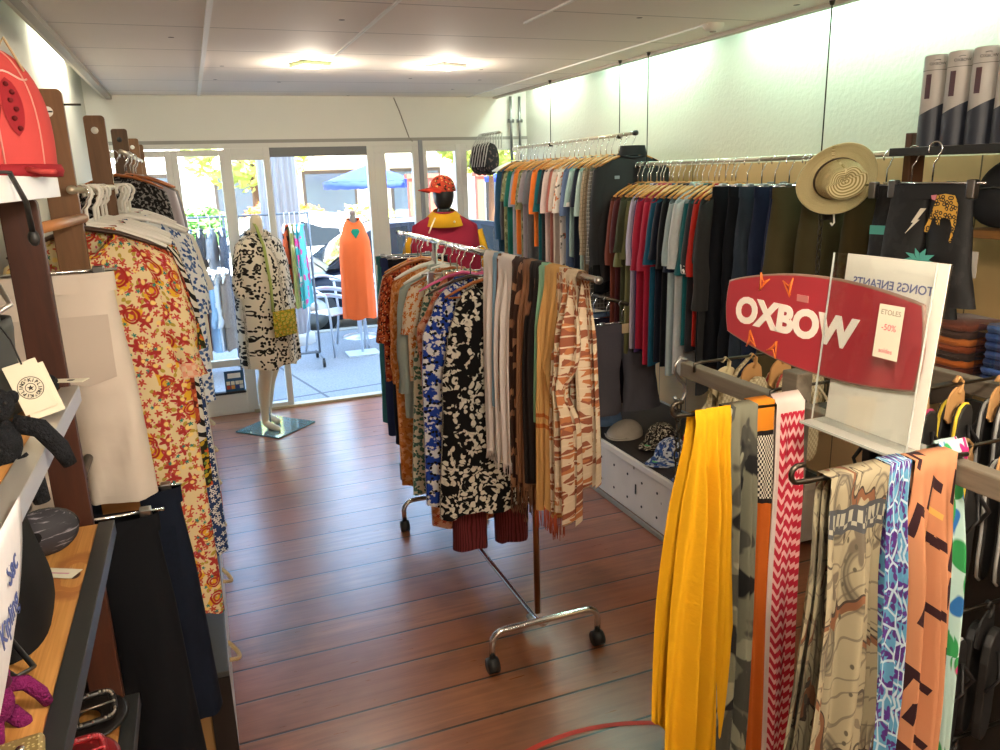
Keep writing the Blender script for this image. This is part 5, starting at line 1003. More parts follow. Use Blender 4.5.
FUR = M('fur_black', '#141518', 1, [('blur', 60, .4, '#2c2f36')], bump=('noise', 260, .9), coord='Object'); FURP = M('fur_purple', '#6a1850', 1, [('blur', 60, .4, '#94286c')], bump=('noise', 260, .9), coord='Object')
def monkey(label, loc, rz, fur, s=1.0, nose=None):
    k = thing('plush_monkey', label, 'plush toy', loc, rz)
    m_ = MB(); m_.ell((0, 0, 0), (.026*s, .022*s, .034*s), 16, 10); m_.build('torso', fur, k)
    hd = MB().ell((0, -.004*s, .05*s), (.024*s, .022*s, .022*s), 16, 10).build('head', fur, k); MB().ell((0, -.024*s, .044*s), (.013*s, .01*s, .01*s), 12, 8).build('muzzle', nose or fur, hd)
    for sd in (-1, 1):
        MB().ell((sd*.024*s, 0, .055*s), (.008*s, .004*s, .009*s), 10, 6).build('ear', nose or fur, hd); MB().ell((sd*.008*s, -.025*s, .055*s), (.0025*s, .0025*s, .0025*s), 8, 5).build('eye', BLACKP, hd)
        MB().tube([(sd*.018*s, 0, .022*s), (sd*.045*s, -.01*s, .01*s), (sd*.062*s, -.016*s, -.02*s), (sd*.07*s, -.018*s, -.045*s)], [.012*s, .0125*s, .012*s, .009*s], 10).build('arm', fur, k)
        MB().tube([(sd*.014*s, -.004*s, -.024*s), (sd*.026*s, -.014*s, -.05*s), (sd*.03*s, -.016*s, -.085*s)], [.014*s, .013*s, .01*s], 10).build('leg_plush', fur, k)
    MB().tube([(0, .015*s, -.02*s), (.0, .04*s, -.03*s), (.01, .05*s, .0), (.0, .06*s, .02*s)], .004*s, 6).build('tail', fur, k); return k
monkey('black plush monkey charm hanging over the silver edge of the middle shelf', (-.272, 1.14, 1.525), .5, FUR, 1.05)
o = MB().ell((0, 0, .022), (.03, .034, .022), 18, 10).build('fur_pompom', FUR, loc=(-.275, 1.46, 1.503)); tag(o, 'small black furry pompom on the middle shelf behind the hang tag', 'pompom')
# things on the pine shelf
BLKN = M('bag_black_nylon', '#0b0a0c', .8, [('blur', 14, .3, '#1a191b')])
hb = thing('handbag', 'large black nylon bag standing on the pine shelf', 'bag', (-.385, 1.33, 1.175), .1)
def hbf(u, v): a = 2*pi*u; sq = lambda c: math.copysign(abs(c)**.6, c); r = 1-.35*v*v; return (.095*sq(cos(a))*(r+.03*sin(7*v+a*2)), .15*sq(sin(a))*(1-.15*v), .2*v, a*.1, v*.2)
MB().grid(hbf, 36, 12, cu=True).build('body', BLKN, hb); MB().ell((0, 0, .197), (.06, .125, .016), 20, 6).build('top_flap', BLKN, hb)
for s in (-1, 1): MB().tube([(s*.04, -.07, .19), (s*.05, -.05, .25), (s*.05, .05, .25), (s*.04, .07, .19)], .007, 8).build('handle', M('strap_black', '#1e1c1c', .6), hb)
PCH = M('pouch_grey', '#2b2930', .7, [('grain', 24, (1, 4, 1), .6, .05, '#8f8a92')])
pc = thing('pouch', 'small rounded dark pouch with grey streaks on the pine shelf', 'pouch', (-.335, 1.575, 1.176), .35)
MB().ell((0, 0, .04), (.062, .036, .046), 24, 14, z0=-.86).build('body', PCH, pc); MB().tube([(.062*cos(a), -.0, .04+.046*sin(a)) for a in [pi*k/12 for k in range(13)]], .0025, 6).build('zip', BLACKP, pc); MB().ell((-.02, -.033, .045), (.014, .004, .012), 12, 6).build('badge', BLKN, pc)
wl = thing('price_label', 'white paper label lying in front of the streaky pouch', 'label', (-.30, 1.47, 1.176), -.5); MB().box(-.05, .035, -.016, .016, 0, .001).build('card', CRD, wl, smooth=False); MB().box(-.03, .02, -.003, .001, .001, .0013).build('pink_line', M('pink_ink', '#c890a0', .7), wl, smooth=False)
ch = thing('key_ring', 'small metal key ring charm behind the streaky pouch', 'key ring', (-.37, 1.63, 1.178)); MB().tube([(.012*cos(2*pi*k/16), 0, .075+.012*sin(2*pi*k/16)) for k in range(16)], .0025, 6, closed=True).build('ring', STEEL, ch); MB().ell((0, 0, .032), (.016, .012, .032), 12, 8).build('charm', FUR, ch)
pb = thing('handbag', 'dark purple bag on the pine shelf behind the paper sign', 'bag', (-.40, 1.10, 1.175), .2)
PUR = M('bag_purple', '#241226', .55, [('blur', 12, .3, '#3c1c3c')])
MB().grid(lambda u, v: (lambda p: (p[0]*.8, p[1]*.7, p[2]*.7, p[3], p[4]))(hbf(u, v)), 32, 10, cu=True).build('body', PUR, pb); MB().ell((0, 0, .138), (.048, .088, .012), 18, 6).build('top_flap', PUR, pb); MB().tube([(.07, -.06, .1), (.1, -.02, .03), (.12, .03, .01), (.09, .07, .06)], .004, 6).build('strap', BLACKP, pb)
monkey('purple plush monkey charm lying on the pine shelf', (-.305, 1.03, 1.215), .9, FURP, .8, M('plush_nose', '#3c1428', .9))
eb = thing('pouch', 'grey green nylon pouch at the lower left edge on the pine shelf', 'pouch', (-.37, .97, 1.176)); MB().ell((0, 0, .05), (.055, .075, .055), 20, 12, z0=-.88).build('body', M('grey_green_nylon', '#4c5044', .6), eb); MB().tube([(.04, -.06, .07), (.056, 0, .075), (.04, .06, .07)], .003, 6).build('zip', STEEL, eb)
gp = thing('gold_pouch', 'flat glittery beige purse at the front of the pine shelf', 'purse', (-.30, .95, 1.176), .15); MB().box(-.07, .055, -.03, .03, 0, .016).build('body', M('glitter_gold', '#8f7c4c', .4, [('dot', 190, .3, .5, '#cfc08a')], metal=.3), gp, smooth=False, bevel=.006); MB().ell((.03, .0, .018), (.006, .006, .004), 10, 6).build('snap', CHROME, gp)
ps = thing('paper_sign', 'white paper sign with blue handwriting hanging from the silver shelf edge at far left', 'sign', (-.2225, .868, 1.21))
pg2 = MB().grid(lambda u, v: (-.075*(1-v)**1.6+.004*sin(9*u+3*v)*(1-v), -.1+.2*u-.03*(1-v)**2, .30*v), 10, 16).build('paper', M('sign_paper', '#cdccd0', .7, [('blur', 14, .15, '#9a9cb0')]), ps, solid=.0012)
textpart('handwriting', 'Sac', .036, M('marker_blue', '#3c4a80', .7), pg2, (-.003, .03, .245), rot=(pi/2, -.1, pi/2), bold=.0004, ext=.0003); textpart('handwriting', 'Kipling', .032, MATS['marker_blue'], pg2, (-.010, .012, .195), rot=(pi/2, -.1, pi/2), bold=.0004, ext=.0003)
# belts
def belt(label, loc, rz, lm, stud):
    b = thing('coiled_belt', label, 'belt', loc, rz)
    for i in range(3): MB().tube([((.052-.007*i)*cos(2*pi*k/28), (.06-.008*i)*sin(2*pi*k/28), .02) for k in range(28)], .019, 8, closed=True, flat=.16).build('strap_turn', lm, b)
    fr = [(-.04, -.026), (.04, -.026), (.04, .026), (-.04, .026)]; mt = Matrix.Translation((.0, -.02, .05)) @ Matrix.Rotation(-.9, 4, 'X') @ Matrix.Rotation(.1, 4, 'Y')
    sg_ = lambda c_: math.copysign(abs(c_)**.45, c_)
    pts = [mt @ Vector((.042*sg_(cos(2*pi*k/28)), 0, .027*sg_(sin(2*pi*k/28)))) for k in range(28)]
    bu = MB().tube(pts, .007, 8, closed=True).build('buckle', lm, b)
    sm = MB()
    for p in pts: sm.ell(p+mt.to_3x3() @ Vector((0, -.006, 0)), (.0035,)*3, 6, 4)
    sm.build('studs', stud, bu)
    MB().tube([mt @ Vector((-.03, -.004, 0)), mt @ Vector((.04, -.008, 0))], .002, 6).build('prong', stud, bu)
    MB().box(-.05, -.03, -.012, .012, .02, .055).build('keeper', lm, b, smooth=False, bevel=.004); return b
belt('black coiled belt with a silver studded buckle on the low pine shelf', (-.31, 1.545, .801), .35, M('leather_black', '#0f0e0f', .4), M('stud_silver', '#b0aca4', .3, metal=1))
belt('red coiled belt with a studded buckle on the low pine shelf', (-.315, 1.41, .801), .3, M('leather_red', '#7c1018', .4), M('stud_red', '#b8404a', .35))
# ------------------------------------------------------------------ mannequin by the windows
MAN = M('mannequin_cream', '#d2c2a4', .5)
mq = thing('mannequin', 'headless cream mannequin on a square glass base by the windows', 'mannequin', (.42, 5.93, 0), .75)
def skin(name, joints, edges, mat, parent, root=0):
    me = bpy.data.meshes.new(name); me.from_pydata([j[:3] for j in joints], edges, []); me.materials.append(mat)
    o = bpy.data.objects.new(name, me); COL.objects.link(o); o.parent = parent
    sk = o.modifiers.new('skin', 'SKIN'); sk.use_smooth_shade = True
    for i, v in enumerate(me.skin_vertices[0].data): r_ = joints[i][3]; v.radius = (r_, joints[i][4] if len(joints[i]) > 4 else r_); v.use_root = (i == root)
    q = o.modifiers.new('sub', 'SUBSURF'); q.levels = 2; q.render_levels = 2; return o
J = [(0, 0, .86, .13, .1), (0, 0, 1.02, .105, .085), (0, -.01, 1.2, .125, .09), (0, .0, 1.34, .10, .06), (0, .01, 1.44, .05), (0, .0, 1.62, .05),
     (-.17, 0, 1.34, .034), (-.22, .02, 1.12, .036), (-.2, -.04, .9, .028), (.17, 0, 1.34, .034), (.22, .0, 1.12, .036), (.22, -.08, .93, .028),
     (-.09, 0, .78, .085), (-.085, -.02, .46, .052), (-.08, .02, .36, .055), (-.075, .05, .09, .028), (-.075, .05, .05, .03), (-.075, -.09, .02, .024),
     (.09, 0, .78, .085), (.07, .05, .46, .052), (.065, .10, .36, .052), (.06, .14, .1, .028), (.06, .14, .06, .03), (.06, .03, .025, .024)]
E_ = [(0, 1), (1, 2), (2, 3), (3, 4), (4, 5), (3, 6), (6, 7), (7, 8), (3, 9), (9, 10), (10, 11), (0, 12), (12, 13), (13, 14), (14, 15), (15, 16), (16, 17), (0, 18), (18, 19), (19, 20), (20, 21), (21, 22), (22, 23)]
skin('body_form', J, E_, MAN, mq)
MB().box(-.21, .21, -.19, .23, -.0, .012).build('glass_base', M('glass_base', '#7aa0a0', .08, spec=.8, trans=.5), mq, smooth=False, bevel=.002)
MB().tube([(.0, .07, .01), (0, .07, .4)], .006, 8).build('support_rod', CHROME, mq)
lw_ = garment('dress', 'cream dress with black leopard style spots on the mannequin', 'dress', P_LEOP, (.42, 5.93, 1.60), .75, L=.97, sh=.22, ch=.22, hem=.25, thick=.165, neck=.085, nd=.05, sleeve=.36, sw=.1, out=.5, fold=.014, seed=88, placket=True, shirtcollar=True)
cb = thing('crochet_bag', 'yellow and green crochet shoulder bag hanging on the mannequin', 'bag', (.53, 5.73, .85), .55)
cb.scale = (1.15, 1.15, 1.1)
MB().grid(lambda u, v: (-.085+.17*u, -.014*sin(pi*u)*sin(pi*v)-.004, -.09+.17*v, u*.17, v*.17), 10, 10).grid(lambda u, v: (-.085+.17*u, .014*sin(pi*u)*sin(pi*v), -.09+.17*v, u*.17, v*.17), 10, 10, flip=True).build('body', P_CROCHET, cb)
MB().tube([(-.08, 0, .08), (-.075, .0, .25), (-.06, .05, .5), (-.05, .12, .62), (-.01, .2, .64)], .011, 6, flat=.3).build('strap', M('strap_green', '#9aa256', .9), cb)
# ------------------------------------------------------------------ bust with hoodie
BFORM = M('bust_black', '#17181a', .35); HOOD = M('hoodie_red', '#8f2036', .85, [('blur', 14, .15, '#6a1426')]); HYEL = M('hoodie_yellow', '#c08e1a', .85)
bt = thing('display_bust', 'black display bust with a head, standing behind the rolling rack', 'display bust', (1.64, 5.3, 0), 2.9)
skin('bust_form', [(0, 0, .95, .13, .1), (0, 0, 1.15, .14, .1), (0, 0, 1.36, .13, .085), (0, .0, 1.5, .05), (0, -.0, 1.64, .055), (-.17, 0, 1.38, .055), (.17, 0, 1.38, .055)], [(0, 1), (1, 2), (2, 3), (3, 4), (2, 5), (2, 6)], BFORM, bt)
hd_ = MB().ell((0, -.01, 1.715), (.076, .094, .115), 24, 16).build('head', BFORM, bt); MB().ell((0, -.1, 1.70), (.012, .014, .022), 10, 8).build('nose', BFORM, hd_)
MB().tube([(0, 0, .02), (0, 0, .95)], .016, 10).build('stand_pole', CHROME, bt); MB().lathe([(0, .02), (.14, .018), (.15, .008), (.15, 0)], 28).build('stand_base', BFORM, bt)
hd = garment('hoodie', 'dark red hoodie with a yellow hood lining on the black bust', 'hoodie', HOOD, (1.64, 5.3, 1.665), 2.9, L=.70, sh=.215, ch=.225, hem=.21, thick=.135, neck=.07, nd=.01, fold=.007, sleeve=.55, sw=.1, out=.25, seed=91, drop=.075, hemband=HYEL)
MB().grid(lambda u, v: ((.15-.075*v+.012*sin(pi*v))*cos(2*pi*u), (.125-.045*v+.015*sin(pi*v))*sin(2*pi*u), -.15+.09*v-.02*sin(2*pi*u)), 32, 10, cu=True).build('hood_lining', HYEL, hd)
for s in (-1, 1): MB().tube([(s*.235, .0, -.2), (s*.275, -.01, -.35), (s*.285, -.02, -.55)], .03, 8, flat=.3).build('sleeve_stripe', HYEL, hd)
MB().tube([(.07, .13, -.1), (.1, .155, -.16), (.12, .165, -.2)], .008, 6, flat=.4).build('zip_strip', M('cream_strip', '#cfc4a4', .7), hd); MB().ell((-.06, .15, -.13), (.008, .003, .008), 8, 5).build('badge', M('cream_badge', '#cfc4a4', .7), hd)
cap('red and black floral cap on the black bust', (1.635, 5.295, 1.735), 3.35, M('cap_red_floral', '#a83a26', .85, [('noise', 28, .55, .03, '#2c1c18'), ('noise', 36, .62, .03, '#c8a060')]), M('cap_red_brim', '#b03020', .8), s=1.08, group=None)
# ------------------------------------------------------------------ street outside
PAVE = M('pavement', '#8f9298', .85, [('noise', 60, .5, .2, '#787b82'), ('stripe', .45, .2, .012, 0, '#5c5f66'), ('stripe', .3, 1.7, .01, 0, '#5c5f66')], coord='Object')
ROAD = M('road', '#d0ccc4', .9, [('noise', 40, .5, .2, '#c4c0b8')], coord='Object')
struct('floor_pavement', box(-14, 16, YW+.06, 9.7, -.14, -.02), PAVE); struct('floor_street', box(-40, 50, 9.7, 60, -.3, -.12), ROAD)
struct('trim_14', box(-14, 16, 9.7, 9.85, -.13, -.01), M('kerb', '#a8a49a', .8))
struct('wall_shade_storey', box(-9, 11, YB-.1, YW+.1, 2.86, 7.4), M('facade', '#d8d2c4', .8)); struct('wall_facade_left', box(-9, XL-.11, YB, YW+.1, -.1, 2.86), MATS['facade']); struct('wall_facade_right', box(XR+.11, 11, YB, YW+.1, -.1, 2.86), MATS['facade'])  # unseen upper storey, its height chosen to shade the pavement and parked car
# fluted column
fc_ = thing('column', 'pale grey fluted column outside the open door', 'column', (.93, 9.25, -.02))
MB().grid(lambda u, v: ((.2+.014*cos(2*pi*u*18))*cos(2*pi*u), (.2+.014*cos(2*pi*u*18))*sin(2*pi*u), .12+3.6*v), 144, 2, cu=True).build('shaft', M('column_grey', '#a8a4a8', .8), fc_); MB().lathe([(.26, 0), (.26, .1), (.22, .125), (.2, .13)], 32).build('foot', M('column_foot', '#c4c2c0', .8), fc_)
# outdoor clothes rack
ro = thing('clothes_rack', 'grey two tier clothes rack standing on the pavement outside', 'clothes rack', (.3, 8.05, -.02)); GM = M('rack_grey', '#7c828c', .4, metal=.5); WM = M('rack_white', '#c8d0dc', .4)
MB().tube([(-.95, 0, 1.54), (.78, 0, 1.54)], .012, 10).build('top_rail', GM, ro); MB().tube([(-.95, 0, 1.10), (-.03, 0, 1.10)], .02, 10).build('middle_rail', WM, ro)
for x in (-.93, -.03, .77):
    MB().tube([(x, 0, .1), (x, 0, 1.54)], .012, 10).build('upright', GM, ro); f = MB().tube([(x, -.24, .1), (x, .24, .1)], .012, 10).build('foot_bar', GM, ro)
    for s in (-1, 1): MB().tube([(x-.012, s*.24, .045), (x+.012, s*.24, .045)], .04, 12).tube([(x, s*.24, .05), (x, s*.24, .1)], .012, 8).build('caster', BLACKP, f)
MB().tube([(-.93, 0, .12), (.77, 0, .12)], .012, 10).build('base_rail', GM, ro)
OUT1 = [('grey wool top', '#5c5c62'), ('wine top', '#7a2c44'), ('pale sage top', '#9ab0a0'), ('steel blue top', '#6c7a8c'), ('charcoal top', '#3c4048'), ('silver top', '#a0a4ac'), ('slate top', '#586070')]
OUT2 = [('white blouse', '#d0d4d4'), ('sage blouse', '#8fa89c'), ('turquoise blouse', '#4aa0a0'), ('brown blouse', '#6c4a3c'), ('cherry blouse', '#a8324a'), ('sky blue blouse', '#8fb8d8'), ('ice white blouse', '#d8e0e8'), ('taupe blouse', '#8a7c70')]
row([(a, b, dict(L=.36, sleeve=.2, nu=24, nv=10)) for a, b in OUT1], 0, 0, 0, 1, 'x', 'x') if False else None
def rowx(items, y, z, x0, x1, where, group, **kw):
    n = len(items)
    for i, (short, mat) in enumerate(items):
        x = x0+(x1-x0)*i/(n-1); rz = -pi/2+rnd.uniform(-.25, .1); mt = cloth(mat) if isinstance(mat, str) else mat
        garment('top', '%s %s' % (short, where), 'top', mt, (x, y, z), rz, seed=rnd.randint(1, 999), group=group, nu=28, nv=12, thick=.035, **kw); hanger('white', 'white plastic hanger holding the %s %s' % (short, where), (x, y, z), rz, 'hangers '+where)
rowx(OUT1, 8.05, 1.52, -.35, .24, 'on the upper bar of the outdoor rack', 'tops on the upper bar of the outdoor rack', L=.36, sleeve=.18)
rowx(OUT2, 8.05, 1.08, -.35, .24, 'on the lower bar of the outdoor rack', 'tops on the lower bar of the outdoor rack', L=.72, sleeve=.4, fold=.012)
OUT3 = [('coral and black printed dress', M('out_coral', '#b8502c', .85, [('noise', 12, .55, .03, '#3c2420')])), ('olive striped dress', M('out_olive', '#8c8a4a', .85, [('stripe', 14, 0, .3, 1, '#c8b88a')])), ('turquoise printed dress', M('out_turq', '#3a9a9c', .85, [('noise', 9, .55, .03, '#d8408c'), ('noise', 12, .6, .03, '#d8d4c4')])), ('aqua and pink printed dress', M('out_aqua', '#5ab0b4', .85, [('noise', 8, .58, .03, '#c8508c')]))]
rowx(OUT3, 8.05, 1.52, .84, .99, 'at the right end of the outdoor rack', 'dresses at the right end of the outdoor rack', L=.8, sleeve=0, sh=.16, fold=.014)
# orange dress on a stand
os_ = thing('dress_form', 'wooden torso form on a pole with a white foot plate outside', 'dress form', (1.56, 8.28, -.02)); FW = M('form_wood', '#6e5a48', .6)
MB().lathe([(0, 1.5), (.03, 1.49), (.038, 1.44), (.04, 1.38), (.1, 1.34), (.135, 1.25), (.14, 1.1), (.1, .95), (.12, .8), (.0, .78)], 28, sy=.7).build('torso', FW, os_); MB().tube([(0, 0, .02), (0, 0, .8)], .014, 10).build('pole', WM, os_); MB().box(-.17, .17, -.14, .14, 0, .015).build('foot_plate', M('plate_white', '#c8d0d8', .4), os_, smooth=False); MB().ell((0, 0, 1.51), (.035, .03, .03), 14, 8).build('neck_cap', M('cap_brown', '#8a6a5c', .6), os_)
odm = M('orange_dress', '#e0602c', .85, [('blur', 8, .15, '#c8481c')])
od = garment('dress', 'orange sleeveless dress on the form outside the open door', 'dress', odm, (1.56, 8.28, 1.50), -.05, L=1.05, sh=.12, ch=.16, hem=.185, thick=.12, neck=.07, nd=.05, sleeve=0, fold=.018, seed=95, drop=.07)
flat([(-.045, -.2), (.0, -.27), (.045, -.2), (.03, -.17), (-.03, -.17)], 'green_inset', M('inset_green', '#1c7a5c', .8), od, -.118)
# aluminium cafe chairs
ALC = M('chair_alu', '#c8ccd4', .3, metal=.6)
def chair():
    c = thing('cafe_chair', 'white metal cafe chair left of the orange dress outside', 'chair', (1.33, 8.55, -.02), .5)
    MB().tube([(-.24, .2, .70)]+[(-.24*cos(a), -.0+.26*sin(a)+.0, .72+.1*sin(a)) for a in [pi*k/12 for k in range(13)]]+[(.24, .2, .70)][:0], .016, 8).build('back_rim', ALC, c)
    for z in (.55, .63): MB().tube([(-.22*cos(a), .24*sin(a), z+.05*sin(a)) for a in [pi*k/12 for k in range(13)]], .012, 8, flat=2).build('back_slat', ALC, c)
    st_ = MB()
    for k in range(6): st_.box(-.2, .2, -.22+.07*k, -.17+.07*k, .44, .452)
    st_.build('seat', ALC, c, smooth=False)
    for s in (-1, 1):
        MB().tube([(s*.24, -.26, .0), (s*.23, -.22, .44), (s*.25, -.2, .66), (s*.25, .0, .72)], .013, 8).build('front_leg', ALC, c); MB().tube([(s*.22, .28, .0), (s*.2, .18, .44), (s*.18, .2, .74)], .013, 8).build('rear_leg', ALC, c)
    return c
c0 = chair(); dup(c0, (1.98, 8.62, -.02), -.6, 'white metal cafe chair right of the orange dress, half behind the door frame', 'cafe chairs outside'); c0['group'] = 'cafe chairs outside'
tb = thing('cafe_table', 'round white metal table between the cafe chairs behind the orange dress', 'table', (1.72, 9.22, -.02)); MB().lathe([(0, .73), (.3, .73), (.31, .72), (.3, .705), (0, .7)], 32).build('table_top', ALC, tb); MB().tube([(0, 0, .02), (0, 0, .71)], .025, 10).build('pedestal', ALC, tb); MB().lathe([(0, .05), (.2, .015), (.21, 0)], 24).build('foot', ALC, tb)
# cars
def car(label, loc, paint, L=4.1, W=1.72, H=1.45, rz=0):
    c = thing('car', label, 'car', loc, rz); GL = M('car_glass', '#141c24', .08, spec=.35)
    bel = [(-.5, .3), (-.49, .55), (-.46, .66), (-.27, .78), (-.22, .82), (.3, .9), (.47, .88), (.5, .6), (.49, .3)]
    def sec(x):
        pass
    low = [(x*L, z*H/1.45) for x, z in [(-.5, .26), (-.505, .5), (-.48, .66), (-.40, .75), (-.22, .88), (.2, .93), (.44, .93), (.49, .8), (.5, .3)]]
    def body(u, v):   # profile loop swept across the width with rounded shoulders
        a = u; t = 2*v-1; k = 1-.05*abs(t)**6; n = len(low); q = a*(n-1); i = min(int(q), n-2); f = q-i
        x = low[i][0]+(low[i+1][0]-low[i][0])*f; z = low[i][1]+(low[i+1][1]-low[i][1])*f
        return (x*k, t*W/2*(1-.06*smooth(.6, 1.0, z)), z*(1-.03*abs(t)**6))
    m_ = MB().grid(body, 48, 16)
    side = low+[(.5*L, .22), (-.5*L, .22)]
    for s in (-1, 1):
        m_.prism([(x*.95, z*.97) for x, z in low][::-1], s*W/2*.94-.01, s*W/2*.94+.01)
    m_.box(-.47*L, .47*L, -W/2*.95, W/2*.95, .2, .32); m_.build('body', paint, c)
    rf = [(x*L, z*H/1.45) for x, z in [(-.26, .87), (-.11, 1.32), (-.04, 1.40), (.18, 1.43), (.34, 1.34), (.46, .95)]]
    def cab(u, v):
        n = len(rf); q = u*(n-1); i = min(int(q), n-2); f = q-i; t = 2*v-1
        x = rf[i][0]+(rf[i+1][0]-rf[i][0])*f; z = rf[i][1]+(rf[i+1][1]-rf[i][1])*f; return (x, t*(W/2-.05-.2*smooth(.9, 1.45, z)), z-.02*abs(t)**4)
    MB().grid(cab, 30, 12).build('roof', paint, c)
    MB().grid(lambda u, v: (lambda p: (p[0]-.012, p[1], p[2]+.008))(cab(.02+.17*u, .06+.88*v)), 8, 8).build('windscreen', GL, c)
    for s in (-1, 1):
        m2 = MB()
        def quad(pts): 
            b = len(m2.v); 
            for x, z in pts: m2.v.append((x*L, s*(W/2-.045-.2*smooth(.9, 1.45, z*H/1.45)), z*H/1.45))
            m2.face(list(range(b, b+len(pts))) if s < 0 else list(range(b, b+len(pts)))[::-1])
        P_ = MB(); 
        for pts in ([(-.225, .89), (.015, .92), (.015, 1.36), (-.07, 1.33)], [(.04, .92), (.25, .93), (.24, 1.34), (.04, 1.37)], [(.27, .93), (.40, .95), (.33, 1.27), (.265, 1.33)]): quad([(a, b_) for a, b_ in pts])
        m2.build('side_window', GL, c, smooth=False)
        b_ = MB(); b_.v += [(x*L, s*(W/2-.05-.2*smooth(.9, 1.45, z*H/1.45)), z*H/1.45) for x, z in ((-.26, .87), (.46, .93), (.34, 1.34), (.18, 1.42), (-.04, 1.40), (-.11, 1.32))]; b_.face([0, 1, 2, 3, 4, 5] if s < 0 else [5, 4, 3, 2, 1, 0]); b_.build('pillar', paint, c, smooth=False)
        mr = MB().ell((-.2*L, s*(W/2+.06), .93), (.07, .1, .065), 14, 8).build('mirror', paint, c)
        for x in (-.31, .31):
            w_ = MB().tube([(x*L, s*(W/2-.1), .31), (x*L, s*(W/2+.01), .31)], .31, 24).build('wheel', BLACKP, c); MB().tube([(x*L, s*(W/2), .31), (x*L, s*(W/2+.018), .31)], .2, 20).build('hubcap', STEEL, w_)
        for x in (.0, .22): MB().tube([(x*L-.06, s*(W/2*.975), .80), (x*L+.06, s*(W/2*.975), .80)], .012, 6).build('door_handle', paint, c)
        MB().ell((-.475*L, s*W*.36, .62), (.07, .14, .06), 12, 8).build('headlight', M('headlight', '#d8dce0', .1), c)
    return c
car('dark blue car parked at the kerb behind the cafe chairs', (2.55, 10.75, -.12), M('car_blue', '#131c30', .3, spec=.4), H=1.42)
car('white car on the street behind the dark blue car', (1.2, 13.6, -.12), M('car_white', '#d8dce0', .25, spec=.7))
# parasols, planting, cafe fronts
def parasol(label, loc, h_, r_, mat):
    p = thing('parasol', label, 'parasol', loc); MB().tube([(0, 0, .02), (0, 0, h_+.3)], .025, 10).build('pole', WHITE, p); MB().lathe([(0, .08), (.25, .06), (.27, 0)], 20).build('foot', BLACKP, p)
    MB().grid(lambda u, v: (r_*v*cos(2*pi*u)*(1-.04*(1-abs(cos(4*2*pi*u)))*v), r_*v*sin(2*pi*u)*(1-.04*(1-abs(cos(4*2*pi*u)))*v), h_+.45*(1-v)), 48, 6, cu=True).build('canopy', mat, p, solid=.01)
    MB().grid(lambda u, v: (r_*cos(2*pi*u), r_*sin(2*pi*u), h_-.18*v+.01*sin(40*pi*u)), 64, 1, cu=True).build('valance', mat, p, solid=.008)
parasol('blue parasol on the terrace across the street', (4.6, 21.5, -.12), 1.85, 1.25, M('parasol_blue', '#2a3f9c', .8)); parasol('pale parasol behind the blue one across the street', (9.6, 19, -.12), 2.1, 1.4, M('parasol_cream', '#dcd6c8', .8)); parasol('second blue parasol farther right across the street', (9.2, 22.2, -.12), 1.9, 1.1, M('parasol_navy', '#30469c', .8))
def bush(name, label, loc, R, H, leafc, n=900, trunk=False, cat='bush', ls=.09, pot=None):
    b = thing(name, label, cat, loc); r = random.Random(len(label)); mb = MB()
    for i in range(n):
        a = r.uniform(0, 2*pi); t = math.acos(r.uniform(-1, 1)); q = r.uniform(.45, 1)**.6
        p = Vector((R*q*sin(t)*cos(a), R*q*sin(t)*sin(a), H+R*.8*q*cos(t))); d = Vector((r.gauss(0, 1), r.gauss(0, 1), r.gauss(0, .6))).normalized(); e = d.orthogonal().normalized(); l_ = ls*r.uniform(.7, 1.4)
        k = len(mb.v); mb.v += [tuple(p-d*l_), tuple(p+e*l_*.4), tuple(p+d*l_), tuple(p-e*l_*.4)]; mb.face([k, k+1, k+2, k+3])
    mb.build('foliage', leafc, b, smooth=False); st = MB()
    st.tube([(0, 0, 0), (.03, .02, H*.6), (0, 0, H+R*.3)], [.1 if trunk else .03, .07 if trunk else .02, .02], 8)
    for k in range(5): a = k*1.3; st.tube([(0, 0, H*.6), (R*.4*cos(a), R*.4*sin(a), H+R*.2)], [.04 if trunk else .012, .01], 6)
    st.build('trunk' if trunk else 'stems', M('bark', '#5c4434', .9), b)
    if pot: MB().lathe([(0, 0), (.28, 0), (.36, .45), (.38, .5), (.34, .5), (.3, .42), (0, .42)], 24).build('planter', pot, b)
    return b
LF1 = M('leaf_yellow_green', '#a4b050', .7, [('blur', 9, .4, '#c8c468')], coord='Object'); LF2 = M('leaf_green', '#4c8a3a', .7, [('blur', 6, .4, '#7aa03a')], coord='Object'); LF3 = M('leaf_orange', '#c8902a', .7, [('noise', 5, .55, .05, '#c8562a')], coord='Object'); TER = M('terracotta', '#b0603c', .8)
bush('planter_bush', 'yellow green bush in a planter across the street, under the blue parasol', (3.2, 15.6, -.12), .7, .95, LF1, 1100, pot=TER)
bush('planter_bush', 'light green bush across the street left of the column', (.15, 15.4, -.12), .55, 1.1, LF2, 800, pot=TER); bush('planter_bush', 'yellow and orange bush across the street beside the green one', (1.35, 15.6, -.12), .55, 1.1, LF3, 800, pot=TER)
bush('planter_bush', 'orange flowering bush across the street behind the white car', (2.2, 17.3, -.12), .6, 1.0, LF3, 800, pot=TER)
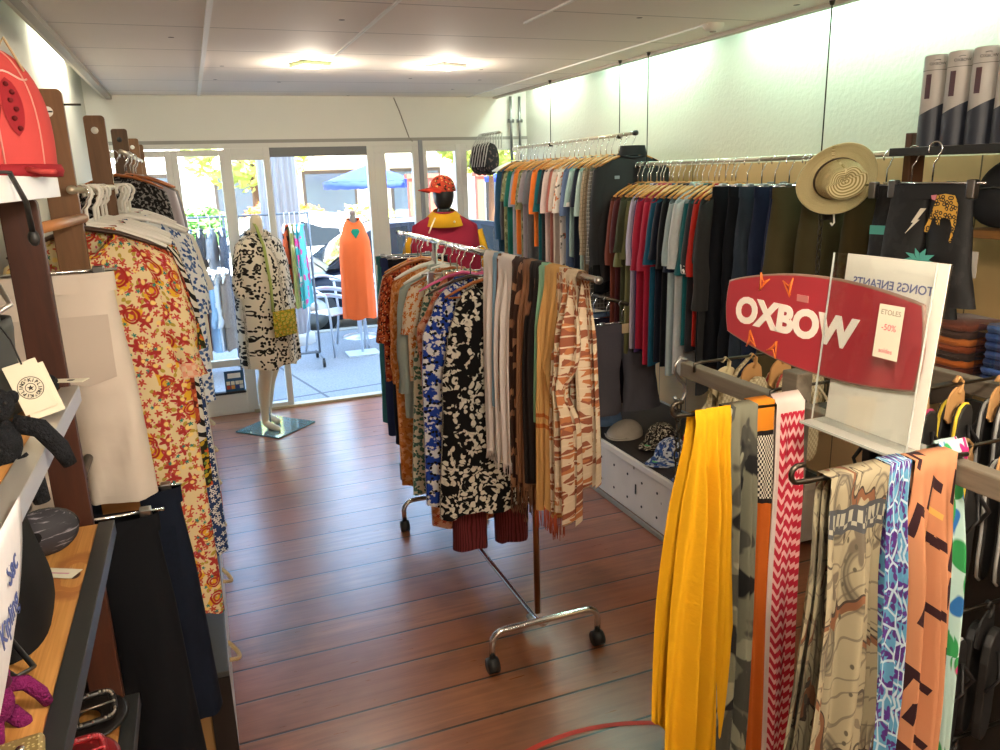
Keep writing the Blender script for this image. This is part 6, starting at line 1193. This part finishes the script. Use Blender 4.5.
bush('street_tree', 'yellow green tree across the street seen through the left window', (1.3, 18.0, -.12), 1.5, 2.9, LF1, 1500, True, 'tree', .14); bush('street_tree', 'bright green tree across the street behind the parasols', (7.3, 19.4, -.12), 1.5, 3.1, LF1, 1800, True, 'tree', .16); bush('street_tree', 'light green tree across the street at the far right', (12.4, 20.0, -.12), 1.7, 3.0, LF2, 1500, True, 'tree', .16)
def shopfront(label, x0, x1, y, h_, wall, awn):
    b = thing('building', label, 'building', (x0, y, -.12)); w_ = x1-x0; MB().box(0, w_, 0, 4, 0, h_).build('wall', wall, b, smooth=False)
    n = max(2, int(w_/2.2))
    for i in range(n):
        xx = w_*(i+.2)/n; f = MB().box(xx, xx+w_*.6/n, -.06, 0, .3, 2.2).build('shop_window', M('frame_dark', '#4a4038', .6), b, smooth=False); MB().box(xx+.08, xx+w_*.6/n-.08, -.08, -.055, .4, 2.1).build('pane', M('far_glass', '#5a6670', .1), f, smooth=False)
    MB().grid(lambda u, v: (w_*u, -.1-1.0*v, 2.75-.35*v+.02*sin(60*u)), 30, 2).build('awning', awn, b, solid=.02)
    MB().box(-.05, w_+.05, -.12, .1, h_-.3, h_).build('cornice', wall, b, smooth=False)
shopfront('white shop building across the street on the left', -9, 2.5, 24, 5, M('far_white', '#e2ded6', .8), M('awning_white', '#e0dcd4', .8)); shopfront('cream shop building across the street in the middle', 2.7, 8.2, 25, 4.6, M('far_cream', '#e0d6c4', .8), M('awning_sand', '#d8ccb0', .8)); shopfront('white shop building across the street on the right', 8.4, 20, 24, 5.4, MATS['far_white'], MATS['awning_white'])
for i, (x, y, lab) in enumerate(((4.9, 18.3, 'red brown wooden terrace post across the street, left of three'), (5.4, 18.3, 'red brown wooden terrace post across the street, middle of three'), (6.6, 18.3, 'red brown wooden terrace post across the street, right of three'))):
    p = thing('terrace_post', lab, 'post', (x, y, -.12)); MB().box(-.09, .09, -.09, .09, 0, 1.9).build('shaft', M('terrace_wood', '#8a4030', .7), p, smooth=False); MB().box(-.14, .14, -.14, .14, 1.9, 2.0).build('capital', MATS['terrace_wood'], p, smooth=False)
